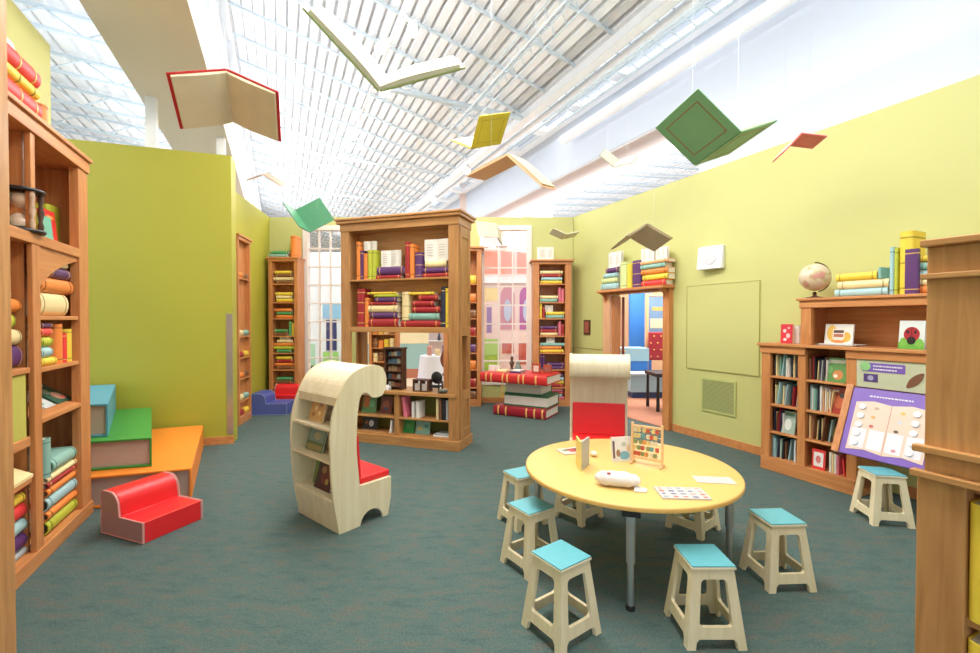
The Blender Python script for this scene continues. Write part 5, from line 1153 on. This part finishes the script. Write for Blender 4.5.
# ------------------------------------------------------------------ flying books
FB = {
'red': ('large red-backed open book flying at the upper left, pages to the viewer', (.62,.02,.03), [-0.576, 3.155, -2.74, -2.138, 3.689, 3.436, 0.473, 0.415, 0.465], 0, .045),
'palegreen': ('pale green open book flying at the top, nearest the viewer', (.40,.44,.17), [0.618, 0.19, 0.293, -0.574, 2.397, 2.865, 0.545, 0.434, 0.50], 0, .03),
'yellow': ('mustard yellow open book flying below the pale green one', (.58,.48,.03), [3.479, -3.087, -4.162, -0.044, 4.629, 3.402, 0.596, 0.353, 0.383], 0, .02),
'orange': ('orange open book flying tent-like near the right soffit', (.95,.55,.30), [3.332, 0.246, -0.409, 0.232, 4.095, 3.086, 0.532, 0.437, 0.383], 1, .03),
'green': ('large green open book with brown square border flying at the right', (.22,.46,.22), [-0.234, -3.299, -2.822, 1.718, 3.395, 2.898, -0.541, 0.437, 0.44], 0, .02),
'smallred': ('small coral red open book flying before the right wall', (.95,.22,.22), [-0.08, -2.83, 2.994, 3.431*.82, 5.039*.82, 1.6+2.038*.82, 0.518, 0.259*.82, 0.301*.82], 1, .01),
'white': ('pale open book flying before the grey soffit, left of the green one', (.42,.44,.36), [-2.51, 2.812, -3.437, 1.729, 6.118, 3.736, 0.451, 0.26, 0.3], 0, .015),
'tan': ('thin tan open book flying before the beige bulkhead', (.45,.27,.16), [3.538, -3.22, 3.432, -3.575, 7.122, 3.925, -0.471, 0.299, 0.352], 0, .012),
'darkgreen': ('dark green open book flying left of the central bookcase', (.05,.22,.10), [1.073, -0.324, 1.023, -2.603, 6.192, 2.965, 0.654, 0.381, 0.374], 1, .012),
'cream': ('cream open book flying right beside the top of the central bookcase', (.72,.66,.46), [1.355, 0.085, 0.934, 0.105, 6.761, 2.954, -0.427, 0.345, 0.233], 0, .02),
'smallwhite': ('small white open book flying above the right back bookcase', (.70,.74,.52), [-3.348, 0.09, 0.171, 1.588*.82, 9.58*.82, 1.6+(3.392-1.6)*.82, -0.322, 0.303*.82, 0.297*.82], 0, .012),
'brown': ('open book with tan pages flying above the doorway', (.55,.47,.26), [-0.301, 3.15, -2.844, 1.738, 5.223, 2.643, 0.516, 0.348, 0.351], 0, .02),
}
for key, (lab, colr, q, flip, pt) in FB.items():
    th = q[6]; w_, h_ = q[7], q[8]
    t = thing('flying_book', lab, 'flying book', q[3:6]); t.rotation_euler = q[:3]; t['group'] = 'open books hanging from the roof'
    s0 = (1 if th > 0 else -1)*(-1 if flip else 1)
    mat = flat(colr, .5, noise=.08, scale=12, name='fly_cover'); pm = flat((.82,.72,.50) if key == 'red' else (.62,.50,.33) if key in ('brown','orange') else (.80,.72,.55), .7, noise=.10, scale=7, name='fly_pages')
    for sgn in (-1, 1):
        d_ = Vector((sgn*math.cos(th), 0, math.sin(th))); n_ = Vector((-math.sin(th)*sgn, 0, math.cos(th)))
        if n_.z < 0: n_ = -n_
        n_ = n_*s0; hy = h_/2
        def Q(a, y_, k): return d_*a+Vector((0,y_,0))+n_*k
        m = MB(); m.hexa([Q(0,-hy,0), Q(w_,-hy,0), Q(w_,hy,0), Q(0,hy,0)], [Q(0,-hy,-.010), Q(w_,-hy,-.010), Q(w_,hy,-.010), Q(0,hy,-.010)]); c = m.build('cover_board', mat, t, bevel=.002)
        if key in ('green', 'yellow', 'smallred'):
            m = MB(); a0_, a1_, b0 = w_*.15, w_*.86, hy*.72; lw = .008 if key == 'green' else .005
            for r4 in ((a0_, a1_, -b0, -b0+lw), (a0_, a1_, b0-lw, b0), (a0_, a0_+lw, -b0, b0), (a1_-lw, a1_, -b0, b0)):
                m.hexa([Q(r4[0],r4[2],-.010), Q(r4[1],r4[2],-.010), Q(r4[1],r4[3],-.010), Q(r4[0],r4[3],-.010)], [Q(r4[0],r4[2],-.0115), Q(r4[1],r4[2],-.0115), Q(r4[1],r4[3],-.0115), Q(r4[0],r4[3],-.0115)])
            m.build('border_line', flat((.35,.17,.06) if key == 'green' else tuple(v*.7 for v in colr), .5, name='border'), c)
        m = MB(); n = 8; hp = hy*.94; wp = w_*.95
        for i in range(n):
            ka = i/n; kb = (i+1)/n; fa = pt*(.35+.65*math.sin(min(1, ka*1.6+.1)*math.pi/2))*(1-.5*ka); fb = pt*(.35+.65*math.sin(min(1, kb*1.6+.1)*math.pi/2))*(1-.5*kb)
            m.hexa([Q(wp*ka,-hp,.001), Q(wp*kb,-hp,.001), Q(wp*kb,hp,.001), Q(wp*ka,hp,.001)], [Q(wp*ka,-hp,fa), Q(wp*kb,-hp,fb), Q(wp*kb,hp,fb), Q(wp*ka,hp,fa)])
        m.build('page_block', pm, t, smooth=False)
    # two hanging wires
    Rm = t.rotation_euler.to_matrix(); loc = Vector(q[3:6]); inv = Rm.inverted()
    for sgn in (-1, 1):
        p = Vector((sgn*w_*.6*math.cos(th), 0, w_*.6*math.sin(th))); wp_ = loc+Rm@p; topz = 5.25 if key != 'palegreen' else 5.6
        m = MB(); m.tube(p, inv @ (Vector((wp_.x, wp_.y, topz))-loc), .0006, n=4); m.build('hanging_wire', STEEL, t)

# ------------------------------------------------------------------ area lights, some added to brighten the room
def area(name, c, d, z, sx, sy, e, col=(1,1,1)):
    l = bpy.data.lights.new(name, 'AREA'); l.shape = 'RECTANGLE'; l.size = sx; l.size_y = sy; l.energy = e; l.color = col
    o = bpy.data.objects.new(name, l); C.objects.link(o); o.location = bw(c, d, z); o.rotation_euler = (0, 0, math.atan2(CR.y, CR.x)); return o
def aim(o, v): o.rotation_euler = Vector(v).to_track_quat('-Z', 'Y').to_euler()
area('skylight_daylight', 4.78, 3.0, 5.75, .65, 10, 50, (1,.98,.95))
area('added_downlight', 1.4, 3.6, 5.25, 1.4, 7, 330, (1,.96,.90))  # this and the next two: added panel lamps, no skylight above them
area('added_downlight', 1.4, 15, 5.6, 1.2, 12, 400, (1,.98,.95))
area('added_downlight', -3.6, 8.0, 4.6, 1.2, 9, 130, (1,.97,.92))
area('shop_light', 7.2, 7.0, 3.0, 1.2, 2.5, 120, (1,.92,.82))
def uplight(name, c, d, z, L, e, v):  # added strip lamp aimed upward to whiten the ceiling; no such fitting
    o = area(name, c, d, z, .15, L, e, (.93,.97,1)); n = (CR*v[0]+Vector((0,0,v[1]))).normalized()
    zc = -n; yc = D.copy(); xc = yc.cross(zc).normalized(); o.rotation_euler = Matrix((xc, yc, zc)).transposed().to_euler()
uplight('added_uplight', -.62, 10, 4.7, 24, 270, (.75,.66))
uplight('added_uplight', 5.05, 8, 3.75, 18, 70, (-.75,.66))
uplight('added_uplight', -1.8, 8, 4.3, 16, 75, (-.75,.66))
uplight('added_uplight', 6.5, 12, 3.9, 16, 700, (.5,.8))
